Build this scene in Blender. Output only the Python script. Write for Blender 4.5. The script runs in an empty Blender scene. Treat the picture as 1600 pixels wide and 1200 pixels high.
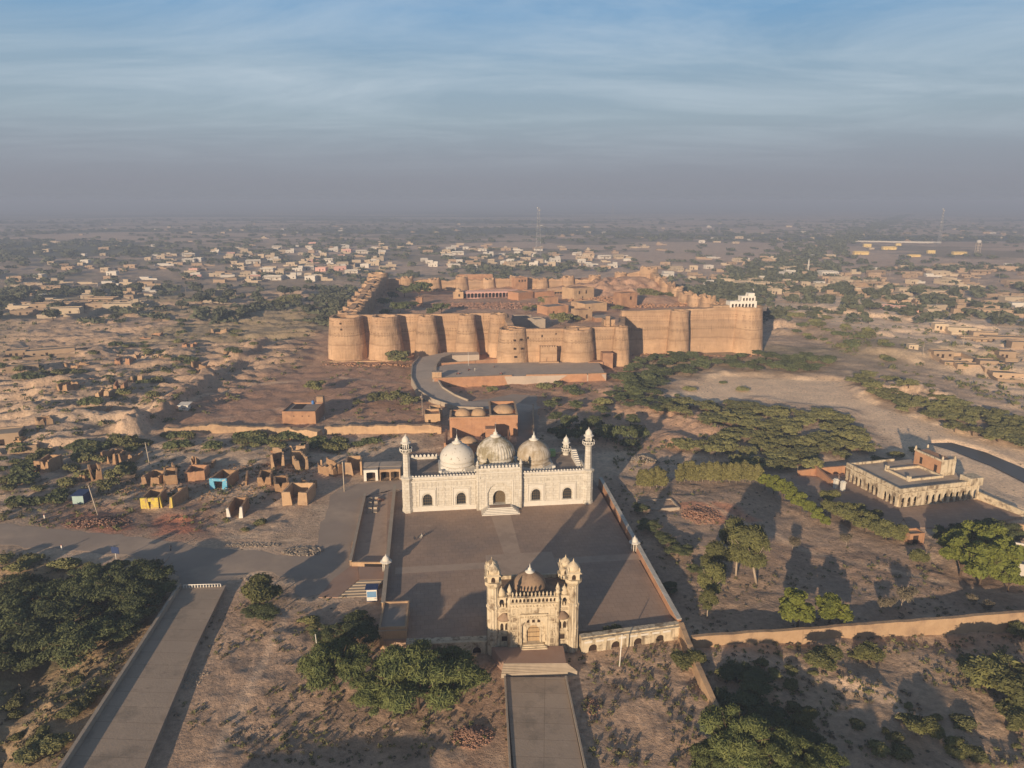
import bpy, bmesh, math, random
import numpy as np
from mathutils import Vector, Matrix
R = math.radians
sc = bpy.context.scene
COL = sc.collection
# ---------------------------------------------------------------- camera
H = 80.0; F = 1130.0; PITCH = R(14.15)
cam_d = bpy.data.cameras.new('camera'); cam = bpy.data.objects.new('camera', cam_d); COL.objects.link(cam)
cam.location = (0, 0, H); cam.rotation_euler = (R(90) - PITCH, 0, 0)
cam_d.sensor_width = 36; cam_d.lens = 36 * F / 1600; cam_d.clip_start = 1; cam_d.clip_end = 40000
sc.camera = cam
# ---------------------------------------------------------------- light
SUN_EL = 11.3; SUN_AZ = 204.0      # the sun stands behind the camera, to the left (compass degrees from +Y, clockwise)
sd = bpy.data.lights.new('sun', 'SUN'); sd.energy = 5.0; sd.angle = R(0.6); sd.color = (1.0, 0.77, 0.53)
sun = bpy.data.objects.new('sun', sd); COL.objects.link(sun)
az = R(SUN_AZ); el = R(SUN_EL)
sdir = Vector((math.sin(az) * math.cos(el), math.cos(az) * math.cos(el), math.sin(el)))
sun.rotation_euler = sdir.to_track_quat('Z', 'Y').to_euler(); sun.location = (-60, -100, 150)
sc.view_settings.view_transform = 'Standard'; sc.view_settings.look = 'None'; sc.view_settings.gamma = 1
sc.view_settings.exposure = 0.46
W = bpy.data.worlds.new('World'); sc.world = W; W.use_nodes = True
nt = W.node_tree; nt.nodes.clear()
def wn(t, **k):
    n = nt.nodes.new(t)
    for a, v in k.items(): setattr(n, a, v)
    return n
def lk(a, b): nt.links.new(a, b)
o = wn('ShaderNodeOutputWorld'); bg = wn('ShaderNodeBackground'); bg.inputs[1].default_value = 0.08
sky = wn('ShaderNodeTexSky', sky_type='NISHITA'); sky.sun_disc = False
sky.sun_elevation = el; sky.sun_rotation = az; sky.altitude = 100; sky.air_density = 1.0; sky.dust_density = 2.0; sky.ozone_density = 1.5
tc = wn('ShaderNodeTexCoord'); sp = wn('ShaderNodeSeparateXYZ'); lk(tc.outputs['Generated'], sp.inputs[0])
rmp = wn('ShaderNodeValToRGB'); e = rmp.color_ramp.elements
def rc(el_, c): return math.sin(R(el_)) / 0.35, (c[0], c[1], c[2], 1)
stops = [(0, (.188, .196, .222)), (1.4, (.202, .212, .243)), (3.2, (.215, .240, .278)), (6, (.238, .300, .350)), (9.5, (.212, .302, .388)), (13, (.135, .262, .415)), (20, (.10, .21, .39))]
e[0].position, e[0].color = rc(*stops[0]); e[1].position, e[1].color = rc(*stops[-1])
for s in stops[1:-1]:
    p_, c_ = rc(*s); ne = e.new(p_); ne.color = c_
mz = wn('ShaderNodeMath', operation='DIVIDE', use_clamp=True); mz.inputs[1].default_value = 0.35; lk(sp.outputs[2], mz.inputs[0]); lk(mz.outputs[0], rmp.inputs[0])
# cirrus: noise on a high flat layer
za = wn('ShaderNodeMath', operation='ADD'); za.inputs[1].default_value = 0.10; lk(sp.outputs[2], za.inputs[0])
dx = wn('ShaderNodeMath', operation='DIVIDE'); lk(sp.outputs[0], dx.inputs[0]); lk(za.outputs[0], dx.inputs[1])
dy = wn('ShaderNodeMath', operation='DIVIDE'); lk(sp.outputs[1], dy.inputs[0]); lk(za.outputs[0], dy.inputs[1])
cb = wn('ShaderNodeCombineXYZ'); lk(dx.outputs[0], cb.inputs[0]); lk(dy.outputs[0], cb.inputs[1])
mp = wn('ShaderNodeMapping'); mp.inputs['Rotation'].default_value = (0, 0, R(18)); mp.inputs['Scale'].default_value = (0.5, 0.95, 1); lk(cb.outputs[0], mp.inputs[0])
ns = wn('ShaderNodeTexNoise'); ns.inputs['Scale'].default_value = 1.0; ns.inputs['Detail'].default_value = 9; ns.inputs['Roughness'].default_value = .62; ns.inputs['Distortion'].default_value = .5; lk(mp.outputs[0], ns.inputs[0])
cr = wn('ShaderNodeMapRange'); cr.inputs[1].default_value = .43; cr.inputs[2].default_value = 1.0; lk(ns.outputs[0], cr.inputs[0])
fe = wn('ShaderNodeMapRange'); fe.inputs[1].default_value = .03; fe.inputs[2].default_value = .13; lk(sp.outputs[2], fe.inputs[0])
cm = wn('ShaderNodeMath', operation='MULTIPLY'); lk(cr.outputs[0], cm.inputs[0]); lk(fe.outputs[0], cm.inputs[1])
mxc = wn('ShaderNodeMixRGB'); mxc.inputs[2].default_value = (.44, .50, .55, 1); lk(cm.outputs[0], mxc.inputs[0]); lk(rmp.outputs[0], mxc.inputs[1])
sc10 = wn('ShaderNodeVectorMath', operation='SCALE'); sc10.inputs['Scale'].default_value = 12.5; lk(mxc.outputs[0], sc10.inputs[0])
bl = wn('ShaderNodeMapRange'); bl.interpolation_type = 'SMOOTHSTEP'; bl.inputs[1].default_value = .28; bl.inputs[2].default_value = .55; lk(sp.outputs[2], bl.inputs[0])
mx = wn('ShaderNodeMixRGB'); lk(bl.outputs[0], mx.inputs[0]); lk(sc10.outputs[0], mx.inputs[1]); lk(sky.outputs[0], mx.inputs[2])
lk(mx.outputs[0], bg.inputs[0]); lk(bg.outputs[0], o.inputs[0])
# ---------------------------------------------------------------- helpers
def gp(px, py, z=0.0):
    """ground point (x, y) at height z seen at a photo position: used to survey the layout"""
    a = (px - 800) / F; b = (600 - py) / F
    dy_ = math.cos(PITCH) + b * math.sin(PITCH); dz = -math.sin(PITCH) + b * math.cos(PITCH)
    t = (z - H) / dz
    return a * t, dy_ * t
def PP(l, z=0.0): return [gp(a, b, z) for a, b in l]
class MB:
    def __init__(s): s.v = []; s.f = []; s.sm = []
    def add(s, vs, fs, smooth=False, M=None):
        n = len(s.v)
        if M is not None: vs = [tuple(M @ Vector(v)) for v in vs]
        s.v += vs; s.f += [tuple(i + n for i in f) for f in fs]; s.sm += [smooth] * len(fs)
    def box(s, x0, x1, y0, y1, z0, z1, M=None):
        s.add([(x0, y0, z0), (x1, y0, z0), (x1, y1, z0), (x0, y1, z0), (x0, y0, z1), (x1, y0, z1), (x1, y1, z1), (x0, y1, z1)],
              [(3, 2, 1, 0), (4, 5, 6, 7), (0, 1, 5, 4), (1, 2, 6, 5), (2, 3, 7, 6), (3, 0, 4, 7)], M=M)
    def prism(s, poly, z0, z1, M=None):
        n = len(poly)
        a = sum(poly[i][0] * poly[(i + 1) % n][1] - poly[(i + 1) % n][0] * poly[i][1] for i in range(n))
        if a < 0: poly = poly[::-1]
        s.add([(x, y, z0) for x, y in poly] + [(x, y, z1) for x, y in poly],
              [tuple(range(n))[::-1], tuple(range(n, 2 * n))] + [(i, (i + 1) % n, n + (i + 1) % n, n + i) for i in range(n)], M=M)
    def lathe(s, prof, c=(0, 0), seg=24, smooth=True, a0=0.0, rib=0.0, nr=0, sx=1, sy=1):
        vs = []; fs = []
        for r, z in prof:
            for k in range(seg):
                t = a0 + 2 * math.pi * k / seg; rr = r * (1 + rib * math.cos(nr * t)) if rib else r
                vs.append((c[0] + rr * math.cos(t) * sx, c[1] + rr * math.sin(t) * sy, z))
        for i in range(len(prof) - 1):
            for k in range(seg):
                k2 = (k + 1) % seg; fs.append((i * seg + k, i * seg + k2, (i + 1) * seg + k2, (i + 1) * seg + k))
        fs.append(tuple(range(seg))[::-1]); fs.append(tuple((len(prof) - 1) * seg + k for k in range(seg)))
        s.add(vs, fs, smooth)
    def tube(s, p, q, r0, r1=None, seg=6):
        r1 = r0 if r1 is None else r1
        p = Vector(p); q = Vector(q); d = (q - p).normalized(); a = d.orthogonal().normalized(); b = d.cross(a)
        vs = []
        for c, r in ((p, r0), (q, r1)):
            for k in range(seg):
                t = 2 * math.pi * k / seg; vs.append(tuple(c + a * math.cos(t) * r + b * math.sin(t) * r))
        s.add(vs, [(k, (k + 1) % seg, seg + (k + 1) % seg, seg + k) for k in range(seg)] + [tuple(range(seg))[::-1], tuple(range(seg, 2 * seg))], True)
    def arch_wall(s, x0, x1, z0, z1, y0, y1, ops):
        """wall from x0 to x1, front face at y0, back at y1, with arched openings (cx, w, base, spring, rise)"""
        cur = x0
        def pr(pts):   # polygon in xz, extruded y0..y1
            n = len(pts)
            s.add([(x, y0, z) for x, z in pts] + [(x, y1, z) for x, z in pts],
                  [tuple(range(n)), tuple(range(n, 2 * n))[::-1]] + [(i, n + i, n + (i + 1) % n, (i + 1) % n) for i in range(n)])
        for cx, w, base, spring, rise in sorted(ops):
            a = cx - w / 2; b = cx + w / 2
            pr([(cur, z0), (a, z0), (a, z1), (cur, z1)])
            if base > z0 + .01: pr([(a, z0), (b, z0), (b, base), (a, base)])
            N = 10; pts = []
            for k in range(N + 1):
                t = k / N; x = a + w * t; uu = abs(2 * t - 1)
                pts.append((x, spring + rise * (1 - uu ** 2.1) ** .62))
            for k in range(N):
                (xa, za_), (xb, zb) = pts[k], pts[k + 1]; pr([(xa, za_), (xb, zb), (xb, z1), (xa, z1)])
            cur = b
        pr([(cur, z0), (x1, z0), (x1, z1), (cur, z1)])
    def mesh(s, name):
        m = bpy.data.meshes.new(name); m.from_pydata(s.v, [], s.f); m.polygons.foreach_set('use_smooth', s.sm); m.update(); return m
    def build(s, name, mat, parent=None, loc=None, rz=0.0):
        m = s.mesh(name); ob = bpy.data.objects.new(name, m); COL.objects.link(ob)
        if mat: m.materials.append(mat)
        if parent: ob.parent = parent
        if loc is not None: ob.location = loc
        if rz: ob.rotation_euler = (0, 0, rz)
        return ob
def tag(ob, label=None, cat=None, group=None, kind=None):
    if label: ob['label'] = label
    if cat: ob['category'] = cat
    if group: ob['group'] = group
    if kind: ob['kind'] = kind
    return ob
def thing(name, label, cat, loc=(0, 0, 0), rz=0.0, group=None):
    ob = bpy.data.objects.new(name, None); COL.objects.link(ob); ob.location = loc; ob.rotation_euler = (0, 0, rz)
    ob.empty_display_size = .5
    return tag(ob, label, cat, group)
def part(fn, name, mat, parent, label=None):
    m = MB(); fn(m); ob = m.build(name, mat, parent)
    if label: ob['label'] = label
    return ob
KIDS = {}
def copy_tree(ob, parent=None):
    c = ob.copy(); COL.objects.link(c)
    if parent: c.parent = parent
    if ob.name not in KIDS: KIDS[ob.name] = list(ob.children)
    for ch in KIDS[ob.name]: copy_tree(ch, c)
    return c
def np_mesh(name, V, Fc, mat, smooth=False):
    m = bpy.data.meshes.new(name); n = Fc.shape[1]
    m.vertices.add(len(V)); m.vertices.foreach_set('co', np.asarray(V, np.float32).ravel())
    m.loops.add(Fc.size); m.loops.foreach_set('vertex_index', Fc.astype(np.int32).ravel())
    m.polygons.add(len(Fc)); m.polygons.foreach_set('loop_start', np.arange(0, Fc.size, n, dtype=np.int32))
    m.polygons.foreach_set('use_smooth', np.full(len(Fc), smooth)); m.update(calc_edges=True)
    if mat: m.materials.append(mat)
    return m
# ---------------------------------------------------------------- noise on arrays
def _h(ix, iy, s):
    n = (ix.astype(np.int64) * 374761393 + iy.astype(np.int64) * 668265263 + s * 982451653) & 0xffffffff
    n = ((n ^ (n >> 13)) * 1274126177) & 0xffffffff
    return ((n ^ (n >> 16)) & 0xffff) / 65535.0
def vn(x, y, s=0):
    ix = np.floor(x); iy = np.floor(y); fx = x - ix; fy = y - iy; fx = fx * fx * (3 - 2 * fx); fy = fy * fy * (3 - 2 * fy)
    a = _h(ix, iy, s); b = _h(ix + 1, iy, s); c = _h(ix, iy + 1, s); d = _h(ix + 1, iy + 1, s)
    return (a * (1 - fx) + b * fx) * (1 - fy) + (c * (1 - fx) + d * fx) * fy
def fbm(x, y, sc_, oc=4, s=0):
    v = 0; a = 1; t = 0; f = 1 / sc_
    for k in range(oc): v = v + a * vn(x * f + 17 * k, y * f - 9 * k, s + k); t += a; a *= .5; f *= 2.03
    return v / t
def sdf(x, y, poly):
    """signed distance to polygon, negative inside"""
    d = np.full(x.shape, 1e18); ins = np.zeros(x.shape, bool); n = len(poly)
    for i in range(n):
        ax, ay = poly[i]; bx, by = poly[(i + 1) % n]; ex, ey = bx - ax, by - ay; L = ex * ex + ey * ey + 1e-9
        t = np.clip(((x - ax) * ex + (y - ay) * ey) / L, 0, 1)
        d = np.minimum(d, (x - ax - t * ex) ** 2 + (y - ay - t * ey) ** 2)
        if ay != by: ins ^= ((ay > y) != (by > y)) & (x < ex * (y - ay) / (by - ay) + ax)
    return np.where(ins, -1, 1) * np.sqrt(d)
def ldist(x, y, line):
    d = np.full(x.shape, 1e18)
    for (ax, ay), (bx, by) in zip(line[:-1], line[1:]):
        ex, ey = bx - ax, by - ay; t = np.clip(((x - ax) * ex + (y - ay) * ey) / (ex * ex + ey * ey + 1e-9), 0, 1)
        d = np.minimum(d, (x - ax - t * ex) ** 2 + (y - ay - t * ey) ** 2)
    return np.sqrt(d)
def ss(a, b, x): t = np.clip((x - a) / (b - a), 0, 1); return t * t * (3 - 2 * t)
# ---------------------------------------------------------------- materials
def mk(name, c1, c2=None, sc1=.4, c3=None, sc3=.08, t3=(.5, .62), bump=.3, bs=2.0, rough=.9, brick=None, bands=None, attr=False, rnd=0.0, metal=0.0, det=6, streak=None, slab=None):
    """procedural surface: base colour broken up by noise, weather stains, optional masonry courses"""
    m = bpy.data.materials.new(name); m.use_nodes = True; t = m.node_tree; N = t.nodes; L = t.links
    b = N['Principled BSDF']; b.inputs['Roughness'].default_value = rough; b.inputs['Metallic'].default_value = metal
    if 'Specular IOR Level' in b.inputs: b.inputs['Specular IOR Level'].default_value = .2
    geo = N.new('ShaderNodeNewGeometry')
    def noise(s, d=det, r=.6, vec=None):
        n = N.new('ShaderNodeTexNoise'); n.inputs['Scale'].default_value = s; n.inputs['Detail'].default_value = d; n.inputs['Roughness'].default_value = r
        L.new(vec or geo.outputs['Position'], n.inputs['Vector']); return n.outputs[0]
    def mix(f, a, c, bt='MIX'):
        x = N.new('ShaderNodeMixRGB'); x.blend_type = bt
        for i, v in enumerate((f, a, c)):
            if hasattr(v, 'is_linked') or hasattr(v, 'links'): L.new(v, x.inputs[i])
            elif i == 0: x.inputs[0].default_value = v
            else: x.inputs[i].default_value = (*v, 1) if len(v) == 3 else v
        return x.outputs[0]
    def rng(v, a, c, lo=0, hi=1):
        x = N.new('ShaderNodeMapRange'); L.new(v, x.inputs[0]); x.inputs[1].default_value = a; x.inputs[2].default_value = c
        x.inputs[3].default_value = lo; x.inputs[4].default_value = hi; return x.outputs[0]
    if attr:
        a = N.new('ShaderNodeVertexColor'); a.layer_name = 'soil'; col = a.outputs[0]
        col = mix(1.0, col, mix(rng(noise(.9, 8, .7), .25, .75), (.86, .83, .79), (1.85, 1.80, 1.70)), 'MULTIPLY')
        col = mix(1.0, col, mix(rng(noise(.12, 5), .3, .7), (.84, .84, .84), (1.14, 1.13, 1.10)), 'MULTIPLY')
        # pebbles, tufts and clods
        vo = N.new('ShaderNodeTexVoronoi'); vo.inputs['Scale'].default_value = .55; L.new(geo.outputs['Position'], vo.inputs['Vector'])
        dots = rng(vo.outputs[0], .22, .1); msk = rng(noise(.05, 4), .46, .6)
        mm = N.new('ShaderNodeMath'); mm.operation = 'MULTIPLY'; L.new(dots, mm.inputs[0]); L.new(msk, mm.inputs[1])
        col = mix(mm.outputs[0], col, (.075, .07, .04))
    else:
        col = mix(rng(noise(sc1), .3, .7), c1, c2 or tuple(v * .75 for v in c1))
        if c3: col = mix(rng(noise(sc3, 8, .65), *t3), col, c3)
    if streak:   # vertical runs of dirt
        mpn = N.new('ShaderNodeMapping'); mpn.inputs['Scale'].default_value = (1.2, 1.2, .12); L.new(geo.outputs['Position'], mpn.inputs[0])
        col = mix(rng(noise(1.0, 6, .6, mpn.outputs[0]), streak[1], streak[1] + .16, 0, streak[2] if len(streak) > 2 else .8), col, streak[0])
    if slab:
        mq_ = N.new('ShaderNodeMapping'); mq_.inputs['Rotation'].default_value = (0, 0, R(slab[3])); L.new(geo.outputs['Position'], mq_.inputs[0])
        bq = N.new('ShaderNodeTexBrick'); bq.offset = slab[4]; bq.inputs['Scale'].default_value = 1; bq.inputs['Brick Width'].default_value = slab[0]; bq.inputs['Row Height'].default_value = slab[1]; bq.inputs['Mortar Size'].default_value = .05
        bq.inputs['Color1'].default_value = (1, 1, 1, 1); bq.inputs['Color2'].default_value = (.86, .85, .84, 1); bq.inputs['Mortar'].default_value = (.55, .53, .5, 1); L.new(mq_.outputs[0], bq.inputs['Vector']); col = mix(slab[2], col, bq.outputs[0], 'MULTIPLY')
        col = mix(rng(noise(.35, 8, .7), .60, .72, 0, .6), col, (.20, .15, .115)); col = mix(rng(noise(.5, 6, .7), .30, .42, .45, 0), col, (.52, .40, .30))
    if brick:
        w_, h_, mc, amt = brick
        s3 = N.new('ShaderNodeSeparateXYZ'); L.new(geo.outputs['Position'], s3.inputs[0])
        ad = N.new('ShaderNodeMath'); ad.operation = 'ADD'; L.new(s3.outputs[0], ad.inputs[0])
        m7 = N.new('ShaderNodeMath'); m7.operation = 'MULTIPLY'; m7.inputs[1].default_value = .7; L.new(s3.outputs[1], m7.inputs[0]); L.new(m7.outputs[0], ad.inputs[1])
        c_ = N.new('ShaderNodeCombineXYZ'); L.new(ad.outputs[0], c_.inputs[0]); L.new(s3.outputs[2], c_.inputs[1])
        bt = N.new('ShaderNodeTexBrick'); bt.inputs['Scale'].default_value = 1; bt.inputs['Brick Width'].default_value = w_; bt.inputs['Row Height'].default_value = h_
        bt.inputs['Mortar Size'].default_value = min(w_, h_) * .08; bt.inputs['Color1'].default_value = (1, 1, 1, 1); bt.inputs['Color2'].default_value = (.82, .8, .78, 1); bt.inputs['Mortar'].default_value = (*mc, 1)
        L.new(c_.outputs[0], bt.inputs['Vector']); col = mix(amt, col, bt.outputs[0], 'MULTIPLY')
    if bands:   # courses that change tone with height plus rows of pierced ornament
        s4 = N.new('ShaderNodeSeparateXYZ'); L.new(geo.outputs['Position'], s4.inputs[0])
        cr_ = N.new('ShaderNodeValToRGB'); cr_.color_ramp.interpolation = 'CONSTANT'; el_ = cr_.color_ramp.elements
        el_[0].position = 0; el_[0].color = (*bands[0][1], 1); el_[1].position = bands[1][0]; el_[1].color = (*bands[1][1], 1)
        for p_, c_ in bands[2:]: q = el_.new(p_); q.color = (*c_, 1)
        wob = N.new('ShaderNodeMath'); wob.operation = 'MULTIPLY_ADD'; L.new(noise(.12, 5), wob.inputs[0]); wob.inputs[1].default_value = 2.5; L.new(s4.outputs[2], wob.inputs[2])
        L.new(rng(wob.outputs[0], 1.2, 27.2), cr_.inputs[0]); col = mix(1.0, col, cr_.outputs[0], 'MULTIPLY')
        # thin courses
        wv = N.new('ShaderNodeTexWave'); wv.bands_direction = 'Z'; wv.inputs['Scale'].default_value = .42; wv.inputs['Distortion'].default_value = .6; wv.inputs['Detail'].default_value = 3; L.new(geo.outputs['Position'], wv.inputs['Vector'])
        col = mix(.16, col, wv.outputs[0], 'MULTIPLY')
        def mth(op, a, b2=None):
            x = N.new('ShaderNodeMath'); x.operation = op
            for i_, v_ in enumerate((a, b2)):
                if v_ is None: continue
                if isinstance(v_, (int, float)): x.inputs[i_].default_value = v_
                else: L.new(v_, x.inputs[i_])
            return x.outputs[0]
        run = mth('SINE', mth('MULTIPLY', mth('ADD', s4.outputs[0], mth('MULTIPLY', s4.outputs[1], .8)), 4.2)); dots = mth('GREATER_THAN', run, .25)
        for z0_, w_ in ((20.4, .45), (19.3, .3), (17.6, .3), (14.2, .55), (12.9, .35)):
            win = mth('LESS_THAN', mth('ABSOLUTE', mth('SUBTRACT', s4.outputs[2], z0_)), w_ / 2); col = mix(mth('MULTIPLY', mth('MULTIPLY', dots, win), .6), col, (.16, .09, .05))
    if rnd:
        oi = N.new('ShaderNodeObjectInfo'); col = mix(1.0, col, mix(oi.outputs['Random'], (1 - rnd,) * 3, (1 + rnd, 1 + rnd * .9, 1 + rnd * .7)), 'MULTIPLY')
    L.new(col, b.inputs['Base Color'])
    if bump:
        bp = N.new('ShaderNodeBump'); bp.inputs['Strength'].default_value = bump; bp.inputs['Distance'].default_value = .5 if attr else .12
        L.new(noise(bs, 8, .7), bp.inputs['Height']); L.new(bp.outputs[0], b.inputs['Normal'])
    return m
def leafmat(name, c1, c2, sc_=.25, rnd=.25):
    m = mk(name, c1, c2, sc1=sc_, bump=0, rough=.75, rnd=rnd, det=3)
    b = m.node_tree.nodes['Principled BSDF']
    if 'Subsurface Weight' in b.inputs: pass
    return m
M = {}
M['ground'] = mk('ground_soil', (1, 1, 1), attr=True, bump=.9, bs=1.3)
M['fort'] = mk('fort_brick', (.50, .335, .21), (.40, .265, .165), sc1=.35, c3=(.56, .38, .24), sc3=.06, t3=(.5, .6), bump=.7, bs=1.6,
    bands=[(0, (1.1, 1.08, 1.05)), (.22, (1.02, 1, .98)), (.30, (.80, .78, .76)), (.33, (.94, .93, .92)), (.50, (.72, .72, .72)), (.525, (.92, .92, .92)), (.62, (.84, .84, .86)), (.70, (.98, .96, .95)), (.86, (.85, .84, .84)), (.9, (1, 1, 1))], streak=((.24, .15, .095), .56, .6))
M['mud'] = mk('mud_plaster', (.46, .27, .16), (.36, .20, .12), sc1=.5, c3=(.30, .17, .11), sc3=.2, bump=.8, bs=1.5, rnd=.12, streak=((.22, .14, .09), .58))
M['mudpale'] = mk('pale_mud', (.52, .36, .22), (.42, .28, .17), sc1=.5, c3=(.34, .23, .15), sc3=.2, bump=.7, bs=1.5, rnd=.12, streak=((.25, .17, .11), .58))
M['ruin'] = mk('ruin_mud', (.44, .29, .17), (.32, .20, .12), sc1=.6, bump=1, bs=1.2, rnd=.1, brick=(1.1, .5, (.6, .55, .5), .5), streak=((.2, .13, .08), .55))
M['orange'] = mk('orange_brick', (.50, .28, .165), (.41, .22, .125), sc1=.5, c3=(.36, .2, .13), sc3=.15, bump=.4, brick=(.9, .4, (.7, .65, .6), .4), streak=((.24, .13, .08), .6))
M['mosque'] = mk('mosque_stone', (.63, .595, .52), (.55, .51, .44), sc1=.8, c3=(.36, .33, .28), sc3=.5, t3=(.58, .72), bump=.25, brick=(1.3, .75, (.66, .63, .58), .75), streak=((.30, .25, .18), .60, .6))
M['white'] = mk('white_marble', (.66, .63, .565), (.58, .55, .485), sc1=.8, c3=(.40, .34, .25), sc3=.6, t3=(.60, .72), bump=.15)
M['trim'] = mk('stone_trim', (.66, .62, .55), (.58, .54, .47), sc1=.9, bump=.15)
M['dome1'] = mk('whitewashed_dome', (.64, .61, .555), (.58, .55, .49), sc1=.6, c3=(.22, .19, .14), sc3=1.1, t3=(.60, .63), bump=.2, streak=((.38, .32, .24), .62, .6))
M['dome2'] = mk('ribbed_dome_stone', (.61, .57, .50), (.52, .48, .40), sc1=.6, c3=(.27, .23, .15), sc3=.28, t3=(.47, .60), bump=.3, streak=((.22, .18, .11), .52, .85))
M['dome3'] = mk('stained_dome_stone', (.59, .53, .445), (.50, .44, .36), sc1=.6, c3=(.36, .29, .20), sc3=.25, t3=(.44, .60), bump=.3, streak=((.27, .21, .13), .50, .8))
M['gate'] = mk('gateway_stucco', (.62, .53, .39), (.52, .43, .30), sc1=.9, c3=(.22, .165, .11), sc3=.5, t3=(.52, .64), bump=.6, bs=2.5, streak=((.16, .12, .08), .50, .9))
M['gatetrim'] = mk('gateway_trim', (.66, .56, .40), (.46, .37, .25), sc1=1.2, c3=(.22, .17, .12), sc3=.6, t3=(.54, .66), bump=.4)
M['gatedome'] = mk('brown_plaster_dome', (.34, .24, .16), (.28, .19, .13), sc1=.7, c3=(.20, .14, .10), sc3=.3, bump=.3, streak=((.14, .10, .07), .56))
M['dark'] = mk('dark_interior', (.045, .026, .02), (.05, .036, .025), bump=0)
M['grille'] = mk('window_grille', (.16, .12, .07), (.10, .075, .05), sc1=3, bump=.2)
M['wood'] = mk('pale_wood_door', (.46, .33, .19), (.36, .25, .14), sc1=1.5, bump=.2, rough=.6)
M['court'] = mk('court_paving', (.44, .305, .22), (.37, .26, .19), sc1=.14, c3=(.30, .225, .18), sc3=.06, t3=(.45, .62), bump=.35, bs=2.5, slab=(1.6, 1.6, .5, -7, .5))
M['courtpath'] = mk('court_path_paving', (.46, .345, .26), (.41, .305, .23), sc1=.5, c3=(.36, .27, .205), sc3=.2, bump=.2)
M['roof'] = mk('flat_roof_plaster', (.36, .285, .23), (.29, .235, .19), sc1=.2, c3=(.2, .165, .14), sc3=.1, bump=.4)
M['roofpale'] = mk('pale_roof_plaster', (.5, .41, .32), (.44, .355, .28), sc1=.2, c3=(.36, .29, .22), sc3=.12, bump=.3)
M['asphalt'] = mk('dusty_asphalt', (.39, .305, .24), (.33, .26, .205), sc1=.12, c3=(.47, .36, .27), sc3=.05, t3=(.5, .65), bump=.3, bs=3, rough=.95)
M['ramp'] = mk('grey_ramp_paving', (.50, .41, .33), (.44, .36, .29), sc1=.3, c3=(.40, .33, .27), sc3=.08, bump=.2)
M['concrete'] = mk('worn_concrete', (.44, .345, .26), (.37, .29, .22), sc1=.12, c3=(.29, .235, .18), sc3=.16, t3=(.52, .66), bump=.4, bs=2.5, slab=(40, 3.6, .7, 3, 0))
M['kerb'] = mk('kerb_concrete', (.42, .35, .27), (.34, .28, .215), sc1=.8, bump=.4)
M['redpave'] = mk('red_paving', (.38, .255, .19), (.33, .215, .16), sc1=.3, bump=.3)
M['yellow'] = mk('yellow_paint', (.66, .52, .10), (.54, .42, .09), sc1=1, c3=(.42, .30, .16), sc3=.9, t3=(.50, .58), bump=.5, streak=((.3, .2, .1), .55))
M['blue'] = mk('blue_paint', (.10, .34, .52), (.16, .42, .58), sc1=1, c3=(.5, .5, .46), sc3=.8, t3=(.55, .6), bump=.3)
M['whitepaint'] = mk('white_paint', (.74, .70, .63), (.64, .60, .53), sc1=1, bump=.1)
M['posterblue'] = mk('blue_panel', (.12, .24, .42), (.16, .30, .46), sc1=1, bump=0)
M['navy'] = mk('navy_sign', (.03, .05, .12), (.04, .06, .14), bump=0, rough=.5)
M['teal'] = mk('pale_teal_paint', (.38, .50, .47), (.32, .44, .42), bump=.1)
M['metal'] = mk('galvanised_metal', (.40, .40, .40), (.32, .32, .32), bump=0, rough=.5, metal=.3)
M['redmetal'] = mk('red_metal', (.45, .14, .10), (.4, .12, .09), bump=0, rough=.5)
M['pole'] = mk('weathered_pole', (.55, .47, .37), (.45, .38, .3), bump=.2)
M['darkwood'] = mk('dark_timber', (.10, .065, .04), (.07, .05, .03), bump=.2)
M['bark'] = mk('bark', (.13, .09, .06), (.09, .06, .04), sc1=2, bump=.6, bs=3)
M['palebark'] = mk('pale_bark', (.42, .34, .26), (.3, .24, .18), sc1=1, bump=.4)
M['rubble'] = mk('brick_rubble', (.38, .225, .16), (.28, .165, .12), sc1=1, bump=.8, rnd=.2)
M['stone'] = mk('grey_stone', (.42, .35, .28), (.3, .25, .2), sc1=1.5, bump=.6, rnd=.2)
M['mound'] = mk('dry_mound_earth', (.44, .29, .18), (.34, .21, .13), sc1=.3, c3=(.27, .17, .11), sc3=.4, t3=(.5, .6), bump=1, bs=.9)
M['glassdark'] = mk('dark_glass', (.03, .035, .04), (.04, .045, .05), bump=0, rough=.2)
M['tarp'] = mk('blue_plastic', (.06, .16, .42), (.08, .2, .46), bump=0, rough=.5)
M['green'] = mk('green_paint', (.28, .42, .16), (.34, .46, .2), bump=0)
M['hw'] = mk('house_white', (.62, .58, .52), (.52, .48, .43), sc1=.2, bump=.1, rnd=.12)
M['hc'] = mk('house_cream', (.50, .41, .30), (.43, .345, .25), sc1=.2, bump=.2, rnd=.15)
M['hm'] = mk('house_mud', (.40, .295, .205), (.33, .24, .165), sc1=.2, bump=.3, rnd=.18)
M['hp'] = mk('house_pink', (.62, .38, .33), (.56, .34, .29), sc1=.2, bump=.1, rnd=.1)
M['hy'] = mk('house_yellow', (.72, .56, .25), (.66, .5, .22), sc1=.2, bump=.1, rnd=.1)
M['hroof'] = mk('house_roof', (.34, .28, .22), (.28, .23, .18), sc1=.2, bump=.2, rnd=.2)
M['lf_scrub'] = leafmat('scrub_leaves', (.19, .185, .075), (.125, .13, .058), .3)
M['lf_dark'] = leafmat('dark_leaves', (.115, .13, .055), (.068, .085, .04), .35)
M['lf_olive'] = leafmat('olive_leaves', (.155, .155, .055), (.105, .11, .045), .3)
M['lf_bright'] = leafmat('bright_leaves', (.17, .185, .035), (.115, .135, .03), .5, .1)
M['lf_feather'] = leafmat('feathery_leaves', (.155, .17, .058), (.09, .115, .042), .6, .1)
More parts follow.
